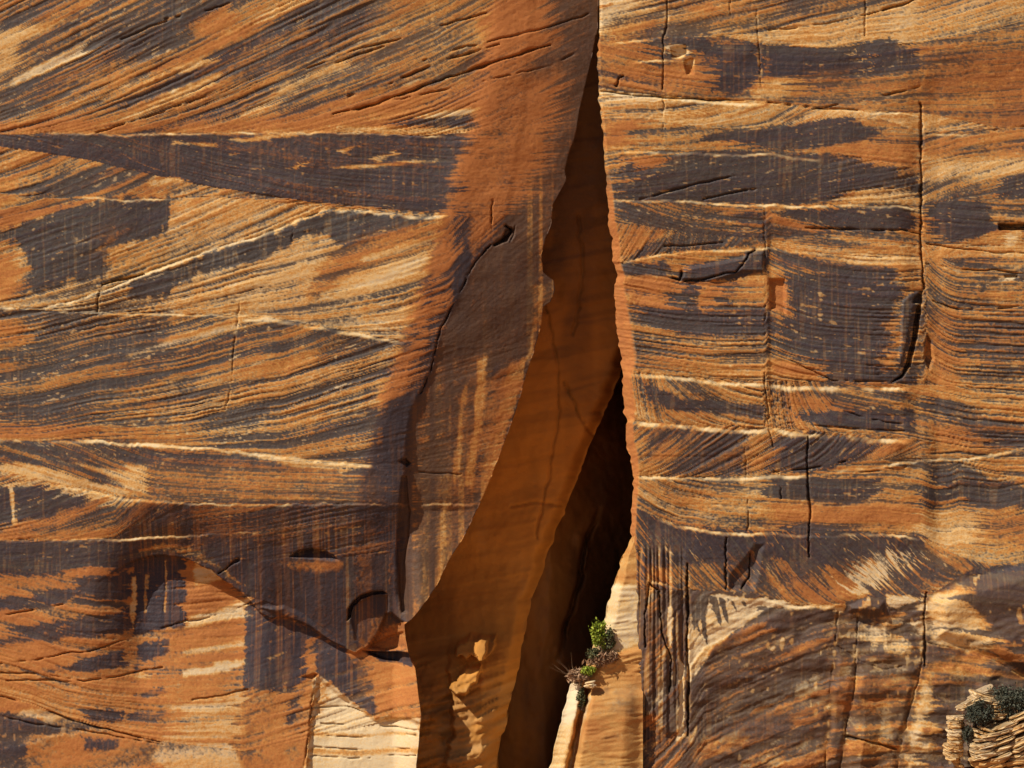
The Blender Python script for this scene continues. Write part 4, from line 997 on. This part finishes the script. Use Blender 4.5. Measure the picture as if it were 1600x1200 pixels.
lay(1560, 1126, 1552, 1174, -2.25, 9, .95, 1.3, .21, .36, .80, 230, .1)
lay(1590, 1108, 1584, 1172, -2.2, 11, 1.05, 1.4, .23, .42, .78, 260, .1)
lay(1540, 1182, 1540, 1250, -2.1, 7, 1.25, 1.5, .36, .26, .60, 210)
lay(1588, 1178, 1584, 1250, -2.0, 7, 1.35, 1.6, .40, .34, .58, 290)
o = part('core', boulder('core', (1.7, .9, 2.6), 8, M_led, .45, .3, .3, (30, 40), 3.0), oc); w0 = W(1566, 1205, -1.0); o.location = tuple(w0[q] - b0[q] for q in range(3))

# ---------------------------------------------------------------- shrubs
def leaf_mat(name, c1, c2, c3):
    m, t, b, N, K = nodes(name)
    gi = N('ShaderNodeNewGeometry')
    r = ramp(t, [(0, c1), (.5, c2), (1, c3)]); K(gi.outputs['Random Per Island'], r.inputs[0])
    K(r.outputs[0], b.inputs['Base Color']); b.inputs['Roughness'].default_value = .7
    b.inputs['Specular IOR Level'].default_value = .25
    return m
M_green = leaf_mat('fresh_leaves', (.08, .115, .010), (.20, .25, .018), (.34, .38, .04))
M_olive = leaf_mat('olive_leaves', (.035, .045, .02), (.08, .085, .03), (.14, .12, .05))
M_grey = leaf_mat('grey_leaves', (.030, .034, .022), (.06, .064, .042), (.10, .10, .066))
M_dry = leaf_mat('dry_twigs', (.16, .09, .05), (.30, .17, .09), (.44, .28, .16))
M_bark, t_, b_, N_, K_ = nodes('bark'); K_(ramp(t_, [(0, (.06, .04, .03)), (1, (.16, .12, .09))]).outputs[0], b_.inputs['Base Color'])
cn = noise(t_, N_('ShaderNodeTexCoord').outputs['Object'], 20); K_(cn, t_.nodes['Color Ramp'].inputs[0]); b_.inputs['Roughness'].default_value = .9
def quads(name, co, mat):
    n = len(co); me = bpy.data.meshes.new(name); me.vertices.add(n * 4); me.vertices.foreach_set('co', co.astype(np.float32).ravel())
    me.loops.add(n * 4); me.loops.foreach_set('vertex_index', np.arange(n * 4, dtype=np.int32)); me.polygons.add(n)
    me.polygons.foreach_set('loop_start', np.arange(0, n * 4, 4, dtype=np.int32)); me.update(calc_edges=True); me.materials.append(mat); return me
def foliage(name, rx, ry, rz, n, leaf, mat, seed, long=1.6):
    R = np.random.RandomState(seed); nc = 26
    d = R.normal(size=(nc, 3)); d /= np.linalg.norm(d, axis=1)[:, None]; d *= R.uniform(.25, .95, (nc, 1))
    d[:, 2] = d[:, 2] * .9; ci = R.randint(0, nc, n)
    p = d[ci] + R.normal(size=(n, 3)) * R.uniform(.10, .24, nc)[ci][:, None]
    p = p * np.array([rx, ry, rz]) + np.array([0, 0, rz])
    a = R.normal(size=(n, 3)); a[:, 2] += .5; a /= np.linalg.norm(a, axis=1)[:, None]
    b = np.cross(a, R.normal(size=(n, 3))); b /= np.linalg.norm(b, axis=1)[:, None] + 1e-6
    s = leaf * R.uniform(.6, 1.3, (n, 1)); l = a * s * long; q = b * s * .5
    return quads(name, np.stack([p - l * .5, p + q, p + l * .5, p - q], 1), mat)
def twigs(name, n, length, spread, mat, seed, r=.014, base=.15, lean=0.0):
    R = np.random.RandomState(seed); vs = []; fs = []
    for i in range(n):
        p = np.array([R.normal() * base, R.normal() * base, 0.0]); dr = np.array([R.normal() * spread + lean, R.normal() * spread, 1.0]); dr /= np.linalg.norm(dr)
        L = length * R.uniform(.55, 1.0); prev = None
        for s in range(5):
            rr = r * (1 - s / 5.5); k0 = len(vs)
            for q in range(3):
                an = q * 2.094; vs.append((p[0] + rr * math.cos(an), p[1] + rr * math.sin(an), p[2]))
            if prev is not None:
                for q in range(3): fs.append((prev + q, prev + (q + 1) % 3, k0 + (q + 1) % 3, k0 + q))
            prev = k0; p = p + dr * L / 4; dr = dr + R.normal(size=3) * .16; dr /= np.linalg.norm(dr)
    me = bpy.data.meshes.new(name); me.from_pydata(vs, [], fs); me.materials.append(mat); return me
def shrub(name, label, u, v, y, rx, ry, rz, n, leaf, mat, seed, group, twig=10, long=1.6):
    t = thing(name, label, 'shrub', W(u, v, y), group)
    f = part('foliage', foliage('foliage', rx, ry, rz, n, leaf, mat, seed, long), t); f['kind'] = 'stuff'
    part('branches', twigs('branches', twig, rz * 1.7, .45 * rx / max(rz, .1), M_bark, seed), t)
    return t
G1 = 'shrubs growing on the rock ledge in the cleft'; G2 = 'shrubs around the layered outcrop'
shrub('green_shrub', 'tallest bright yellow green shrub against the cream block of the ledge', 937, 1020, .0, .52, .5, 1.08, 2300, .10, M_green, 11, G1, 14)
shrub('green_shrub', 'small bright green tuft of leaves lower on the ledge', 921, 1058, -.2, .46, .4, .42, 1000, .10, M_green, 12, G1)
shrub('green_shrub', 'low dull green shrub just under the tallest green one', 930, 1032, -.1, .5, .45, .38, 700, .10, M_olive, 21, G1)
shrub('olive_shrub', 'dull olive shrub growing on the right flank of the tallest green shrub', 952, 1016, .1, .4, .4, .7, 900, .10, M_olive, 13, G1)
shrub('dry_shrub', 'brown dry shrub between the two bright green ones on the ledge', 938, 1043, .0, .72, .5, .46, 1000, .11, M_dry, 14, G1, 18, 3.4)
shrub('dry_shrub', 'russet dry shrub overhanging the dark cleft at the ledge edge', 904, 1069, .0, .60, .5, .5, 900, .10, M_dry, 15, G1, 18, 3.4)
shrub('dry_shrub', 'small russet dry shrub beside the cream block', 957, 1032, -.1, .34, .3, .3, 500, .09, M_dry, 16, G1, 14, 3.0)
shrub('olive_shrub', 'olive shrub growing in the crevice behind the white rib', 908, 1110, .2, .3, .4, .7, 900, .10, M_olive, 17, G1)
tw = thing('bare_twigs', 'thin bare twigs reaching out over the dark cleft', 'twigs', W(898, 1062, .2)); part('stems', twigs('stems', 9, 1.9, .35, M_dry, 31, .016, .12, -.55), tw)
shrub('grey_shrub', 'dark grey green shrub in the hollow of the layered outcrop', 1518, 1128, -2.9, .95, .6, .8, 2800, .09, M_grey, 18, G2)
shrub('grey_shrub', 'wide grey green shrub above the layered outcrop at the picture edge', 1582, 1114, -2.2, 1.7, .9, 1.05, 5000, .10, M_grey, 19, G2)
shrub('grey_shrub', 'narrow grey shrub between the pillar and the layered block', 1505, 1160, -2.3, .3, .4, .8, 900, .08, M_grey, 20, G2)

# ---------------------------------------------------------------- canyon floor
fm, t_, b_, N_, K_ = nodes('red_sand')
cr = ramp(t_, [(.3, (.34, .15, .06)), (.7, (.50, .26, .12))]); K_(noise(t_, N_('ShaderNodeTexCoord').outputs['Object'], .08, 6), cr.inputs[0]); K_(cr.outputs[0], b_.inputs['Base Color']); b_.inputs['Roughness'].default_value = .95
gx = np.linspace(-1, 1, 121); gx = np.sign(gx) * np.abs(gx) ** 2.2 * 2500; GX, GY = np.meshgrid(gx, gx)
GZ = .35 + .3 * FB(GX / 30, GY / 30, 2, 3) ; GZ = GZ + 0 * GX
me = grid_mesh('canyon_floor', GX, GY, GZ, np.ones((121, 121, 4)), fm, flip=True)
gf = part('canyon_floor', me, None); gf['kind'] = 'structure'
